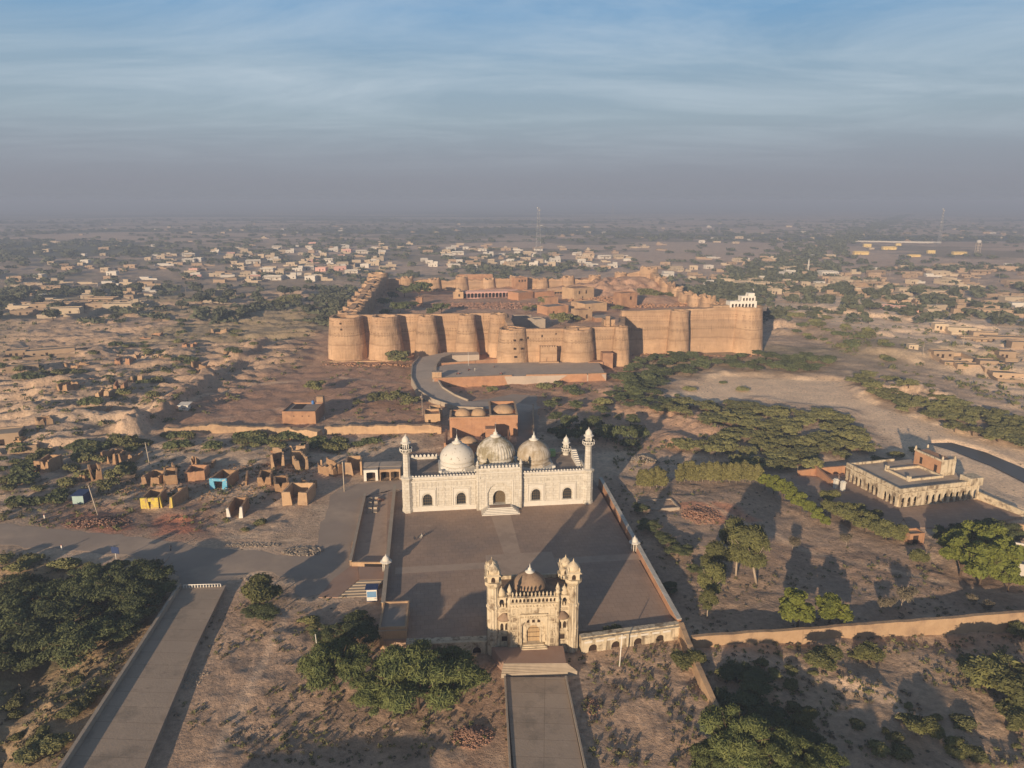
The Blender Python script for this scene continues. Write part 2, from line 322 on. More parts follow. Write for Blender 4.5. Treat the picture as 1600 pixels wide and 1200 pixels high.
M['lf_grey'] = leafmat('grey_leaves', (.17, .145, .10), (.13, .11, .075), .5)
M['lf_far'] = leafmat('far_leaves', (.115, .12, .07), (.08, .09, .055), .05)
M['lf_reed'] = leafmat('yellow_green_leaves', (.19, .175, .065), (.14, .13, .05), .4, .1)
def wmat():
    m = bpy.data.materials.new('river_water'); m.use_nodes = True; b = m.node_tree.nodes['Principled BSDF']
    b.inputs['Base Color'].default_value = (.085, .07, .05, 1); b.inputs['Roughness'].default_value = .42
    n = m.node_tree.nodes.new('ShaderNodeTexNoise'); n.inputs['Scale'].default_value = .6; n.inputs['Detail'].default_value = 6
    g_ = m.node_tree.nodes.new('ShaderNodeNewGeometry'); m.node_tree.links.new(g_.outputs['Position'], n.inputs['Vector'])
    bp = m.node_tree.nodes.new('ShaderNodeBump'); bp.inputs['Strength'].default_value = .15; bp.inputs['Distance'].default_value = .1
    m.node_tree.links.new(n.outputs[0], bp.inputs['Height']); m.node_tree.links.new(bp.outputs[0], b.inputs['Normal']); return m
M['water'] = wmat()
# ---------------------------------------------------------------- frames of the big buildings
def frame(o_, deg):
    a = R(deg); c, s = math.cos(a), math.sin(a)
    return lambda u, v: (o_[0] + u * c - v * s, o_[1] + u * s + v * c)
FO = (-87.0, 375.0); FA = 5.2; fort_xy = frame(FO, FA)          # fort: front left corner tower
MO = (-3.4, 176.6); MA = 7.0; mos_xy = frame(MO, MA)             # mosque: middle of the facade
FORT_POLY = [fort_xy(0, 0), fort_xy(210, 0), fort_xy(210, 199), fort_xy(0, 190)]
# ---------------------------------------------------------------- ground
ROAD = PP([(-90, 812), (60, 823), (170, 834), (260, 846), (340, 858), (415, 862), (452, 869), (490, 868), (497, 832), (509, 795), (520, 771), (539, 761), (574, 754), (640, 750), (640, 762), (617, 764), (571, 778), (565, 800), (555, 840), (546, 881), (590, 884), (582, 898), (540, 925), (470, 935), (455, 905), (403, 892), (368, 900), (350, 916), (283, 918), (278, 898), (225, 872), (120, 860), (0, 852), (-90, 846)])
ROAD2 = PP([(806, 712), (808, 655), (775, 641), (700, 640), (696, 633), (770, 622), (800, 616), (838, 618), (842, 660), (836, 712)])
CAUS1 = PP([(284, 918), (350, 915), (225, 1200), (176, 1300), (30, 1320), (100, 1200)])
CAUS2 = PP([(790, 1055), (882, 1055), (912, 1200), (925, 1270), (810, 1270), (803, 1200)], 1)
COURT = [mos_xy(-29.5, 14), mos_xy(29.2, 16), (31.2, 121.6), (-23.5, 117)]
SUNK = PP([(571, 776), (617, 764), (602, 884), (548, 884)])
PAV = [(92, 172), (134, 183), (128, 212), (98, 206)]
PLOT = PP([(940, 745), (1240, 745), (1340, 830), (1430, 905), (1600, 925), (1600, 970), (1340, 992), (1085, 1008)])
RIVER = PP([(1040, 640), (1060, 600), (1130, 582), (1320, 590), (1345, 615), (1480, 660), (1620, 705), (1900, 790), (1900, 960), (1560, 800), (1440, 730), (1380, 700), (1330, 640), (1200, 618)])
WATER = PP([(1450, 692), (1487, 691), (1540, 706), (1605, 733), (1900, 830), (1900, 865), (1605, 755), (1555, 730), (1495, 706)], -1.6)
BAD = PP([(60, 470), (500, 455), (505, 520), (480, 565), (330, 640), (200, 700), (60, 720), (-80, 720), (-80, 520)])
GULLY = PP([(-90, 872), (120, 880), (225, 892), (262, 925), (90, 1200), (60, 1330), (-200, 1330), (-90, 1000)])
TOWNR = PP([(1190, 500), (1260, 470), (1600, 520), (1900, 560), (1900, 660), (1600, 600), (1330, 560)])
FLATS = [(ROAD, 2), (ROAD2, 2), (CAUS1, 1), (CAUS2, 1), (COURT, 1), (SUNK, 1), (PAV, 2), (FORT_POLY, 4)]
BUMPS = [(205, 676, 8, 5.2), (160, 640, 10, 2.5), (270, 560, 14, 4), (330, 600, 10, 2.5), (120, 655, 12, 3), (90, 610, 16, 4), (190, 600, 12, 4), (250, 520, 18, 4), (150, 560, 14, 4), (60, 640, 12, 3.5), (40, 590, 14, 4),
         (1080, 655, 12, 3.0), (1030, 642, 9, 2.5), (1110, 672, 9, 2.5), (1060, 690, 8, 3.2), (985, 640, 9, 2.2), (960, 615, 9, 2.5), (1085, 808, 3.4, 1.1), (1105, 812, 2.6, .9), (1390, 610, 15, 4.5), (1440, 615, 14, 4), (1480, 628, 12, 3.5), (1215, 510, 13, 8), (1225, 520, 10, 5),
         (735, 1150, 3, .8), (600, 820, .1, .1), (500, 800, 4, 2.4), (497, 815, 4, 2.2), (505, 785, 4, 2.2), (700, 618, 5, 1.5), (340, 690, 6, 1.2), (40, 1130, 8, 2.2), (120, 1080, 6, 1.8), (150, 1010, 6, 1.6), (1370, 1090, 6, 1.4), (1300, 1040, 7, 1.2), (1480, 1150, 6, 1)]
BXY = [(*gp(a, b), c, d) for a, b, c, d in BUMPS]
MWALL = PP([(205, 680), (290, 625), (330, 597), (385, 560), (408, 540)])          # eroded bank running up to the fort
def terrain(x, y):
    d = np.full(x.shape, 1e9)
    for poly, mrg in FLATS: d = np.minimum(d, np.maximum(sdf(x, y, poly) - mrg, 0))
    keep = ss(0, 9, d)
    z = (fbm(x, y, 38, 3, 1) - .5) * 2.2 + (fbm(x, y, 6, 4, 5) - .5) * 1.5 + (fbm(x, y, 1.4, 2, 6) - .5) * .18
    z += (fbm(x, y, 300, 3, 9) - .5) * 6 * ss(500, 1500, y)
    b = ss(-6, 14, -sdf(x, y, BAD)); u = x * .93 + y * .37; v = -x * .37 + y * .93
    rd = 1 - np.abs(2 * fbm(u * .35, v * 1.4, 15, 4, 21) - 1); z += b * (2.7 * ss(.55, .95, rd) + 2.0 * (fbm(x, y, 9, 4, 23) - .5) + 1.3 * np.abs(fbm(x, y, 3.2, 4, 24) - .5))
    for bx, by, r, hh in BXY:
        q = np.hypot(x - bx, (y - by)) + (fbm(x, y, 3.0, 3, 31) - .5) * r * .7
        z += .62 * hh * (1 - ss(r * .1, r * 1.15, q)) * (.8 + .4 * fbm(x, y, 1.8, 3, 32))
    dl = ldist(x, y, MWALL) + (fbm(x, y, 5, 3, 41) - .5) * 5; z += 3.2 * (1 - ss(1.5, 5, dl)) * (.7 + .5 * fbm(x, y, 3, 3, 42))
    rv = -sdf(x, y, RIVER) + (fbm(x, y, 12, 3, 51) - .5) * 6; rk = ss(-1, 5, rv); z = z * (1 - rk * .8) - 1.1 * rk - 1.5 * ss(-2.5, 1.5, -sdf(x, y, WATER))
    tr = ss(0, 20, -sdf(x, y, TOWNR)); z += tr * (1.8 + 2.6 * ss(.45, .6, fbm(x, y, 30, 4, 55)))
    z *= keep
    # plain sinks towards the gully, raised walkway sides
    g = -sdf(x, y, GULLY) + (fbm(x, y, 7, 3, 61) - .5) * 7; z -= ss(0, 16, g) * 3.0
    z += ss(-2, 2, -sdf(x, y, CAUS1)) * 0
    # moat ground a little lower outside the forecourt
    c1 = sdf(x, y, CAUS1); z -= 1.5 * ss(88, 70, y) * 0
    return z
rows = list(np.linspace(-220, 40, 14)) + list(np.arange(45, 80, 2.5)); yv = 80.0
while yv < 14000: rows.append(yv); yv += max(.42, yv * .0038)
rows = np.array(rows); NX = 900; un = np.linspace(-1, 1, NX)
GX = un[None, :] * np.maximum(170, 70 + 1.0 * rows)[:, None]; GY = np.repeat(rows[:, None], NX, 1)
GZ = terrain(GX, GY)
def hq(x, y):
    j = min(max(int(np.searchsorted(rows, y)) - 1, 0), len(rows) - 2); t = (y - rows[j]) / (rows[j + 1] - rows[j])
    def s(jj):
        w = max(170, 70 + rows[jj]); f = (x / w + 1) * .5 * (NX - 1); i = int(min(max(f, 0), NX - 2)); f = min(max(f - i, 0), 1)
        return GZ[jj, i] * (1 - f) + GZ[jj, i + 1] * f
    return float(s(j) * (1 - t) + s(j + 1) * t)
def gt(px, py):
    """point of the terrain seen at a photo position"""
    z = 0
    for _ in range(4): x, y = gp(px, py, z); z = hq(x, y)
    x, y = gp(px, py, z); return x, y, z
# soil colour
def soil(x, y):
    wx = x + (fbm(x, y, 14, 4, 71) - .5) * 22; wy = y + (fbm(x, y, 14, 4, 72) - .5) * 22
    C = np.empty(x.shape + (3,)); base = np.array([.44, .325, .24]); C[:] = base
    def lay(w, c): C[:] = C * (1 - w[..., None]) + np.array(c) * w[..., None]
    n1 = fbm(x, y, 60, 5, 73); n2 = fbm(x, y, 9, 4, 74); n3 = fbm(x * .5 + y * .2, y * 1.6 - x * .3, 6, 4, 75)
    lay(ss(.48, .62, n1), (.35, .26, .195)); lay(ss(.55, .7, n2) * .7, (.27, .205, .155)); lay(ss(.54, .66, n3) * .6, (.52, .40, .30))
    P = lambda pts, z=0: sdf(wx, wy, PP(pts, z))
    def zone(pts, c, soft=10, k=1.0): lay(ss(-soft, soft, -P(pts)) * k, c)
    zone([(-400, 480), (-200, 420), (0, 400), (520, 420), (520, 500), (300, 480), (0, 560), (-400, 600)], (.27, .215, .16), 40, .8)
    zone([(300, 560), (500, 520), (980, 560), (960, 640), (820, 660), (640, 665), (240, 665)], (.36, .225, .155), 12)
    zone([(380, 600), (500, 570), (640, 580), (640, 650), (500, 660), (300, 660)], (.34, .21, .15), 8, .8)
    zone([(60, 470), (500, 455), (500, 560), (330, 620), (100, 640), (0, 580)], (.40, .29, .21), 16, .85)
    zone([(900, 610), (1140, 640), (1150, 690), (1040, 720), (900, 700)], (.42, .275, .19), 8)
    zone([(640, 500), (700, 520), (940, 570), (700, 600)], (.38, .22, .15), 5)
    lay(ss(-2, 6, -sdf(wx, wy, RIVER)), (.68, .51, .365))
    zone([(1190, 480), (1330, 520), (1620, 640), (1700, 500), (1320, 440)], (.62, .47, .345), 12)
    zone([(940, 745), (1240, 745), (1340, 830), (1620, 905), (1620, 975), (1085, 1008)], (.33, .24, .18), 4)
    zone([(1150, 860), (1500, 880), (1600, 925), (1600, 950), (1300, 930)], (.27, .185, .135), 4, .6)
    zone([(1075, 1010), (1640, 985), (1700, 1260), (1080, 1260)], (.35, .255, .185), 4)
    zone([(900, 1020), (1075, 1010), (1140, 1140), (1100, 1260), (920, 1260)], (.37, .265, .195), 3)
    zone([(330, 930), (600, 930), (790, 1060), (800, 1260), (200, 1260)], (.35, .25, .185), 4)
    zone([(600, 1010), (760, 1010), (790, 1060), (800, 1260), (740, 1260), (690, 1100)], (.33, .22, .155), 3, .8)
    zone([(-90, 872), (120, 880), (262, 925), (90, 1200), (-200, 1330)], (.30, .22, .14), 3)
    zone([(60, 770), (340, 790), (340, 850), (60, 815)], (.32, .20, .145), 3, .8)
    lay(ss(-2.5, 1.5, -sdf(x + (n2 - .5) * 10, y + (n3 - .5) * 10, PP([(245, 806), (300, 802), (308, 832), (262, 838), (240, 828)]))), (.42, .18, .115))
    lay(ss(-2.5, 1.5, -sdf(x + (n2 - .5) * 10, y + (n3 - .5) * 10, PP([(120, 800), (180, 798), (200, 830), (150, 834), (110, 815)]))) * .8, (.37, .165, .11))
    lay(ss(-1, 1, -sdf(x + (n2 - .5) * 6, y + (n3 - .5) * 6, PP([(1062, 790), (1130, 790), (1190, 815), (1120, 822), (1068, 808)]))), (.40, .21, .14))
    lay(ss(0, 14, -sdf(x, y, GULLY)) * ss(.45, .6, n2) * .7, (.17, .16, .10))
    for pth, w_, c_ in (([(0, 800), (120, 770), (260, 715), (420, 700), (560, 712)], .9, (.50, .38, .28)), ([(60, 700), (240, 650), (400, 600), (520, 590), (650, 600)], 1.1, (.50, .37, .27)), ([(460, 920), (430, 1000), (380, 1100), (330, 1200)], .8, (.47, .35, .265)), ([(1110, 1020), (1250, 1050), (1400, 1100), (1500, 1200)], 1.4, (.50, .38, .29)), ([(980, 640), (1100, 668), (1150, 672), (1050, 720)], 1.0, (.5, .36, .26)), ([(520, 660), (440, 640), (330, 655)], .8, (.48, .34, .25)), ([(1080, 780), (1250, 860), (1420, 900), (1590, 930)], 1.0, (.44, .33, .245)), ([(560, 1060), (620, 1140), (720, 1180)], .7, (.46, .33, .24))):
        q = ldist(x, y, PP(pth)) + (n2 - .5) * 2.5; lay((1 - ss(w_ * .5, w_ * 1.6, q)) * .7, c_)
    # wheel tracks
    cx, cy = gp(940, 1130)
    for k, rr in enumerate((3.6, 5.0, 7.4, 8.8, 12.0)):
        q = np.abs(np.hypot((x - cx - k * .3), (y - cy) * .75) + (n2 - .5) * 1.2 - rr); lay((1 - ss(.12, .42, q)) * .5 * ss(88, 94, y), (.22, .16, .125))
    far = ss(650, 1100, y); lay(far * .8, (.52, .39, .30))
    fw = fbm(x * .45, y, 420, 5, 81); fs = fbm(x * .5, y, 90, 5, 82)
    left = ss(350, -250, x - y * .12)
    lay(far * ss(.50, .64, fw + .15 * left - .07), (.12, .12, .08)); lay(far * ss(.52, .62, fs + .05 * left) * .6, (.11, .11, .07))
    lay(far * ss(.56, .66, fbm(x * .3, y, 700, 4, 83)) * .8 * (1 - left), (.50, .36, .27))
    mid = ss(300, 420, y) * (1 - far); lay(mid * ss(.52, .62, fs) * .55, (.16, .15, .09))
    return C
V = np.stack([GX, GY, GZ], -1).reshape(-1, 3); nr = len(rows)
ii = (np.arange(nr - 1)[:, None] * NX + np.arange(NX - 1)[None, :]).reshape(-1)
me = np_mesh('ground', V, np.stack([ii, ii + 1, ii + NX + 1, ii + NX], 1), M['ground'], True)
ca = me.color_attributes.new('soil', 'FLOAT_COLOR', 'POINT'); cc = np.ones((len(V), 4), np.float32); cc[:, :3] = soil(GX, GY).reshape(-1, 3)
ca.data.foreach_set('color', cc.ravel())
g_ob = bpy.data.objects.new('ground', me); COL.objects.link(g_ob); tag(g_ob, kind='structure')
def fray(poly, amp=.7, step=2.5, seed=1):
    r = random.Random(seed); out = []
    for (ax, ay), (bx, by) in zip(poly, poly[1:] + poly[:1]):
        L = math.dist((ax, ay), (bx, by)); n = max(1, int(L / step))
        for k in range(n): t_ = k / n; out.append((ax + (bx - ax) * t_ + r.uniform(-amp, amp), ay + (by - ay) * t_ + r.uniform(-amp, amp)))
    return out
def sheet(name, poly, z, mat, th=.3):
    m = MB(); m.prism(poly, z - th, z); ob = m.build(name, mat); tag(ob, kind='structure'); return ob
def strip(pts, w):
    """quad strip outline along a line of (x, y)"""
    L_, R_ = [], []
    for i, p in enumerate(pts):
        a = pts[max(i - 1, 0)]; b = pts[min(i + 1, len(pts) - 1)]; dx_, dy_ = b[0] - a[0], b[1] - a[1]; n = math.hypot(dx_, dy_) or 1
        ww = w[i] if isinstance(w, (list, tuple)) else w
        L_.append((p[0] - dy_ / n * ww / 2, p[1] + dx_ / n * ww / 2)); R_.append((p[0] + dy_ / n * ww / 2, p[1] - dx_ / n * ww / 2))
    return L_, R_
def ribbon(m, pts, w, th, z=None, cap=True):
    """solid ribbon: pts (x, y, ztop), width w, thickness th below"""
    L_, R_ = strip([(p[0], p[1]) for p in pts], w); n = len(pts); vs = []
    for i, p in enumerate(pts):
        zt = p[2]; zb = (z if z is not None else zt - th)
        vs += [(*L_[i], zt), (*R_[i], zt), (*R_[i], zb), (*L_[i], zb)]
    fs = []
    for i in range(n - 1):
        a = i * 4; b = a + 4
        for k in range(4): fs.append((a + k, a + (k + 1) % 4, b + (k + 1) % 4, b + k))
    fs += [(3, 2, 1, 0), ((n - 1) * 4, (n - 1) * 4 + 1, (n - 1) * 4 + 2, (n - 1) * 4 + 3)]
    m.add(vs, fs)
sheet('road', fray(ROAD), .03, M['asphalt'])
sheet('back_road', fray(ROAD2, .4), .03, M['asphalt'])
sheet('water', WATER, -1.75, M['water'], .05)
sheet('courtyard', COURT, 2.0, M['court'], 3)
# paler cross paths in the court
for nm, pl in (('court_path', [mos_xy(-2.6, -5), mos_xy(2.4, -5), mos_xy(2.2, -26), mos_xy(-1.6, -26)]), ('court_path', [mos_xy(-26, -29.4), mos_xy(-6, -29.4), mos_xy(-6, -32.2), mos_xy(-26, -32.2)]),
               ('court_path', [mos_xy(9.5, -29.4), mos_xy(29, -29.4), mos_xy(29, -32.2), mos_xy(9.5, -32.2)]), ('court_platform', [mos_xy(-5.9, -26.1), mos_xy(9.4, -26.1), mos_xy(9.4, -38), mos_xy(-5.9, -38)])):
    sheet(nm, pl, 2.006, M['courtpath'], .1)
sheet('sunken_plot', SUNK, .03, M['courtpath'], .3)
# ---------------------------------------------------------------- wall and tower makers
rnd = random.Random(7)
def rag_line(m, pts, zb, tops, th, thb=None, seed=0, amp=.5, step=1.2, gaps=(), batter_out=0):
    """wall along pts with an uneven top. tops: height per point; gaps: (t0, t1, height) along the length"""
    r = random.Random(seed); seg = []; tot = sum(math.dist(a[:2], b[:2]) for a, b in zip(pts[:-1], pts[1:])); run = 0
    out = []
    for i in range(len(pts) - 1):
        a, b = pts[i], pts[i + 1]; L = math.dist(a, b); n = max(1, int(L / step))
        for k in range(n + (i == len(pts) - 2)):
            t = k / n; out.append((a[0] + (b[0] - a[0]) * t, a[1] + (b[1] - a[1]) * t, tops[i] + (tops[i + 1] - tops[i]) * t, (run + L * t) / tot))
        run += L
    ph = r.random() * 50; q = []
    for x, y, z, t in out:
        dz = amp * (math.sin(ph + t * tot * .23) * .5 + math.sin(ph * 2 + t * tot * .71) * .3 + (r.random() - .5) * .8); zz = z + (dz if amp else 0)
        q.append([x, y, zz, t])
    # cut gaps
    res = []
    for a in q:
        h = a[2]
        for g0, g1, gh in gaps:
            if g0 <= a[3] <= g1: h = zb + gh
        res.append((a[0], a[1], max(h, zb + .05)))
    thb = thb or th; Lt, Rt = strip([(p[0], p[1]) for p in res], th); Lb, Rb = strip([(p[0], p[1]) for p in res], thb)
    vs = []
    for i, p in enumerate(res): vs += [(*Lt[i], p[2]), (*Rt[i], p[2] - (r.random() * .1 * amp)), (*Rb[i], zb), (*Lb[i], zb)]
    fs = []
    for i in range(len(res) - 1):
        a = i * 4; b = a + 4
        for k in range(4): fs.append((a + k, a + (k + 1) % 4, b + (k + 1) % 4, b + k))
    e_ = (len(res) - 1) * 4; fs += [(3, 2, 1, 0), (e_, e_ + 1, e_ + 2, e_ + 3)]
    m.add(vs, fs)
def bastion(m, c, r0, r1, zb, zt, seed=0, rag=.4, th=1.5, floor=3.0, seg=40, bulge=.0):
    r = random.Random(seed); ph = r.random() * 9
    prof = []
    for k in range(13):
        t = k / 12; rr = r0 + (r1 - r0) * (t ** (.85)) + bulge * math.sin(t * math.pi); prof.append((rr, zb + (zt - zb) * t))
    vs = []; fs = []; lv = prof + [(r1 - th, zt), (r1 - th, zt - floor)]
    for i, (rr, z) in enumerate(lv):
        for k in range(seg):
            a = 2 * math.pi * k / seg; dz = 0; dr = .16 * math.sin(3 * a + ph) + .1 * math.sin(7 * a + z * .4) + .05 * math.sin(13 * a + ph * 3) * math.sin(z * .5 + ph) + .035 * (((k * 131 + i * 71 + seed * 17) % 29) / 29 - .5) * 2
            if i in (12, 13): dz = rag * (math.sin(a * 3 + ph) * .4 + math.sin(a * 7 + ph * 2) * .3 + ((k * 7919 + seed * 31) % 13 / 13 - .5) * .7)
            vs.append((c[0] + (rr + dr) * math.cos(a), c[1] + (rr + dr) * math.sin(a), z + dz))
    for i in range(len(lv) - 1):
        for k in range(seg): k2 = (k + 1) % seg; fs.append((i * seg + k, i * seg + k2, (i + 1) * seg + k2, (i + 1) * seg + k))
    fs.append(tuple((len(lv) - 1) * seg + k for k in range(seg)))
    m.add(vs, fs, False)
# ---------------------------------------------------------------- fort
fort = thing('fort', 'huge square brick fort with rows of round tapering bastions beyond the mosque', 'fort', (*FO, 0), R(FA))
FZ = 11.0      # court level inside the fort
def bpart(u, v, r0, r1, zb, zt, seed, **k):
    m = MB(); bastion(m, (u, v), r0, r1, zb, zt, seed, **k); return m.build('bastion', M['fort'], fort)
front = [(0, 0, 10.4, 8.4, 22), (20.5, -2.5, 9.8, 6.8, 22.3), (42, -3.2, 7.4, 4.3, 22.2), (63, -3.2, 7.2, 4.0, 22.4), (80, -2.5, 6.5, 4.6, 22.6)]
for i, (u, v, a, b_, z) in enumerate(front):
    o_ = bpart(u, v, a, b_, -1, z, i, rag=.35, bulge=.25)
for i, (u, v, a, b_, zb, z) in enumerate([(85, -29, 8.8, 6.7, 1, 19.3), (117, -31, 9.6, 7.4, 1, 19.2), (139.5, -30, 5.0, 3.4, 0, 19.6), (176.5, -7.0, 6.4, 4.8, -1, 23.8), (217, -2, 9.4, 7.4, -1, 24.8)]):
    bpart(u, v, a, b_, zb, z, 20 + i, rag=.3, th=1.0 if i < 2 else 1.4, floor=4.5 if i == 0 else 1.2)
for i in range(9): bpart(-.5, 21 + i * 19.6, 8.0, 6.2, -1, 21.6 + .35 * i - .6 * (i % 2), 40 + i, rag=.7)
bpart(0, 194, 9, 7.6, -1, 26, 60, rag=.7)
for i in range(9): bpart(22 + i * 21.5, 195 + i * .6, 7, 4.8, -1, [22.5, 21, 22.5, 20.5, 22, 20, 21.5, 22, 24][i], 70 + i, rag=1.2)
bpart(217, 199, 11, 7, -1, 28, 80, rag=1.5)
for i in range(8): bpart(219, 22 + i * 21.5, 7.5, 5.4 - (i % 3) * .5, -1, [21.5, 20, 21.5, 20, 19, 20, 21, 23][i], 90 + i, rag=1.4)
def curtain(pts, zb, tops, th=3.2, thb=6.5, seed=0, amp=.25, **k):
    m = MB(); rag_line(m, pts, zb, tops, th, thb, seed, amp, 2.0, **k); return m.build('curtain_wall', M['fort'], fort)
curtain([(0, 4), (84, 4)], -1, [22.0, 22.2], 2.4, 5.0, seed=1, amp=.12)
curtain([(84, 1), (85, -26)], -1, [21.4, 18.8], seed=2, amp=.3)
curtain([(85, -30), (117, -31)], 1, [19.2, 19.2], 2.2, 5.0, seed=3, amp=.12)
curtain([(117, -29), (138, -28)], 1, [19.2, 19.3], 2.2, 5.0, seed=4, amp=.15)
curtain([(140, -28), (147, -1)], -1, [19.4, 21.0], seed=5, amp=.4)
curtain([(146, -2.5), (160, -3), (218, -1)], -1, [23.4, 23.6, 24.4], seed=6, amp=.15)
curtain([(-1, 0), (-1, 194)], -1, [20.8, 24.2], seed=7, amp=.6)
curtain([(0, 196), (60, 197), (120, 199), (180, 200), (216, 201)], -1, [21, 19.8, 20.3, 19.2, 26], seed=8, amp=1.2)
curtain([(220, 2), (220, 45), (220, 46), (219, 120), (218, 198)], -1, [23, 22, 18.5, 17.5, 26], seed=9, amp=1.3)
# wall lining of the court and masonry crowns
for (p, q, z) in (((9, 3.2), (78, 3.2), 22.9),):
    pass
# entrance box, sentry platform and rough tower of the gate
def gate_bits():
    m = MB(); m.arch_wall(98, 106, 3, 11.2, -38, -37.4, [(101.5, 1.3, 3.2, 5.4, .7)]); m.box(98, 106, -37.38, -30.5, 3, 11.0); 
    for k in range(7): m.box(98 + k * 1.18, 98.7 + k * 1.18, -38, -37.5, 11.2, 11.9)
    m.box(97.2, 106.8, -39.6, -38.02, 3, 4.1); m.build('gatehouse', M['fort'], fort)
    m = MB(); m.box(100.7, 102.3, -37.35, -37.3, 3.1, 5.9); m.build('doorway', M['dark'], fort)
    m = MB(); m.box(128.5, 133.5, -40, -34, -1, 8.0); m.prism([(121, -41), (128.4, -41), (128.4, -36), (124, -36)], 0, 3.9); m.build('ramp_block', M['mud'], fort)
    m = MB(); m.box(131.5, 137, -27, -20, 10, 22.5); m.box(132, 134, -28.6, -27.05, 10, 24.5); m.build('gate_tower', M['fort'], fort)
gate_bits()
def holes(m, u0, v0, r, zs, angs):
    for z, a in zip(zs, angs):
        a = R(a); x = u0 + r * math.cos(a); y = v0 + r * math.sin(a)
        mm = Matrix.Translation((x, y, z)) @ Matrix.Rotation(a, 4, 'Z'); m.box(-.5, .12, -.5, .5, -.45, .45, mm)
for u_, v_, r_, z_, a_ in [(85, -29, 7.5, 14.5, -88), (85, -29, 7.5, 14.7, -62), (85, -29, 8.1, 10.5, -88), (85, -29, 8.1, 10.3, -60), (85, -29, 8.6, 6.5, -86), (0, 0, 8.9, 19.5, -100), (0, 0, 9.2, 16.5, -98)]: part(lambda m: holes(m, u_, v_, r_, (z_,), (a_,)), 'loophole', M['dark'], fort)
for k in range(3): part(lambda m: m.box(92 + k * 7, 92.7 + k * 7, -32.0, -31.2, 14.2 + k * .8, 15.4 + k * .8), 'loophole', M['dark'], fort)
m = MB(); m.box(-12, 30, -12.2, -10.6, -1, .5); m.build('plinth_kerb', M['mudpale'], fort)
# ground inside
def pad(name, poly, z0, amp, mat, res=2.0, seed=3, hills=()):
    xs = [p[0] for p in poly]; ys = [p[1] for p in poly]; X = np.arange(min(xs), max(xs) + res, res); Y = np.arange(min(ys), max(ys) + res, res)
    gx, gy = np.meshgrid(X, Y); z = z0 + (fbm(gx, gy, 9, 4, seed) - .5) * amp + (fbm(gx, gy, 2.2, 3, seed + 1) - .5) * amp * .4
    for hx, hy, r, hh in hills: z = z + hh * (1 - ss(0, r, np.hypot(gx - hx, gy - hy) + (fbm(gx, gy, 5, 3, 7) - .5) * r * .5))
    s = sdf(gx, gy, poly); V_ = np.stack([gx, gy, z], -1).reshape(-1, 3); nx = len(X); k = (np.arange(len(Y) - 1)[:, None] * nx + np.arange(nx - 1)[None]).reshape(-1)
    Fc = np.stack([k, k + 1, k + nx + 1, k + nx], 1); ok = (s.reshape(-1)[Fc].max(1) < res); Fc = Fc[ok]
    me_ = np_mesh(name, V_, Fc, mat, True); c = np.ones((len(V_), 4), np.float32)
    n1 = fbm(gx, gy, 25, 4, seed + 5)[..., None]; n2 = fbm(gx, gy, 5, 4, seed + 6)[..., None]
    col = np.array([.43, .285, .20]) * (1 - ss(.45, .6, n1)) + np.array([.38, .245, .175]) * ss(.45, .6, n1); col = col * (1 - .5 * ss(.5, .65, n2)) + np.array([.35, .205, .145]) * .5 * ss(.5, .65, n2)
    c[:, :3] = col.reshape(-1, 3); ca_ = me_.color_attributes.new('soil', 'FLOAT_COLOR', 'POINT'); ca_.data.foreach_set('color', c.ravel())
    ob = bpy.data.objects.new(name, me_); COL.objects.link(ob); return tag(ob, kind='structure')
pad('fort_ground', [fort_xy(1, 3), fort_xy(84, 3), fort_xy(86, -26), fort_xy(139, -27), fort_xy(149, 0), fort_xy(218, 2), fort_xy(218, 199), fort_xy(1, 194)], FZ + .3, 1.6, M['ground'], hills=[(*fort_xy(200, 185), 55, 11), (*fort_xy(200, 120), 30, 5), (*fort_xy(208, 60), 30, 4), (*fort_xy(150, 175), 40, 4), (*fort_xy(125, -15), 12, 4.5), (*fort_xy(100, 190), 30, 3)])
# ---------------------------------------------------------------- mosque
mq = thing('mosque', 'white stone mosque with three domes and slim minarets at the back of the paved court', 'mosque', (*MO, 2.0), R(MA))
def rframe(m, x0, x1, z0, z1, y, w=.18, t=.1):
    m.box(x0, x1, y - t, y, z1 - w, z1); m.box(x0, x1, y - t, y, z0, z0 + w); m.box(x0, x0 + w, y - t, y, z0 + w, z1 - w); m.box(x1 - w, x1, y - t, y, z0 + w, z1 - w)
def merlons(m, x0, x1, y0, y1, z, h=.55, w=.5, gap=.3):
    n = int((x1 - x0) / (w + gap))
    for k in range(n):
        a = x0 + (x1 - x0) * (k + .2) / n
        m.add([(a, y0, z), (a + w, y0, z), (a + w, y1, z), (a, y1, z), (a, y0, z + h * .6), (a + w, y0, z + h * .6), (a + w, y1, z + h * .6), (a, y1, z + h * .6), (a + w / 2, y0, z + h), (a + w / 2, y1, z + h)],
              [(0, 1, 5, 8, 4), (1, 2, 6, 5), (3, 7, 9, 6, 2), (0, 4, 7, 3), (5, 6, 9, 8), (4, 8, 9, 7)])
wins = [-18.6, -9.9, 9.8, 18.2]
m = MB()
m.arch_wall(-23.6, -5.5, 0, 9.0, 0, .8, [(c, 2.4, 1.5, 3.5, 1.15) for c in wins[:2]]); m.arch_wall(5.5, 23.6, 0, 9.0, 0, .8, [(c, 2.4, 1.5, 3.5, 1.15) for c in wins[2:]])
m.box(-23.6, 23.6, .82, 16, 0, 8.6); m.box(-23.6, -23.1, .82, 16, 8.6, 9.4); m.box(23.1, 23.6, .82, 16, 8.6, 9.4); m.box(-23.1, 23.1, 15.5, 16, 8.6, 9.3)
m.box(-23.6, -5.5, -.02, .8, 9.0, 9.4); m.box(5.5, 23.6, -.02, .8, 9.0, 9.4)
m.build('prayer_hall', M['mosque'], mq)
m = MB(); m.box(-23.08, 23.08, .85, 15.48, 8.6, 8.64); m.build('roof', M['roof'], mq)
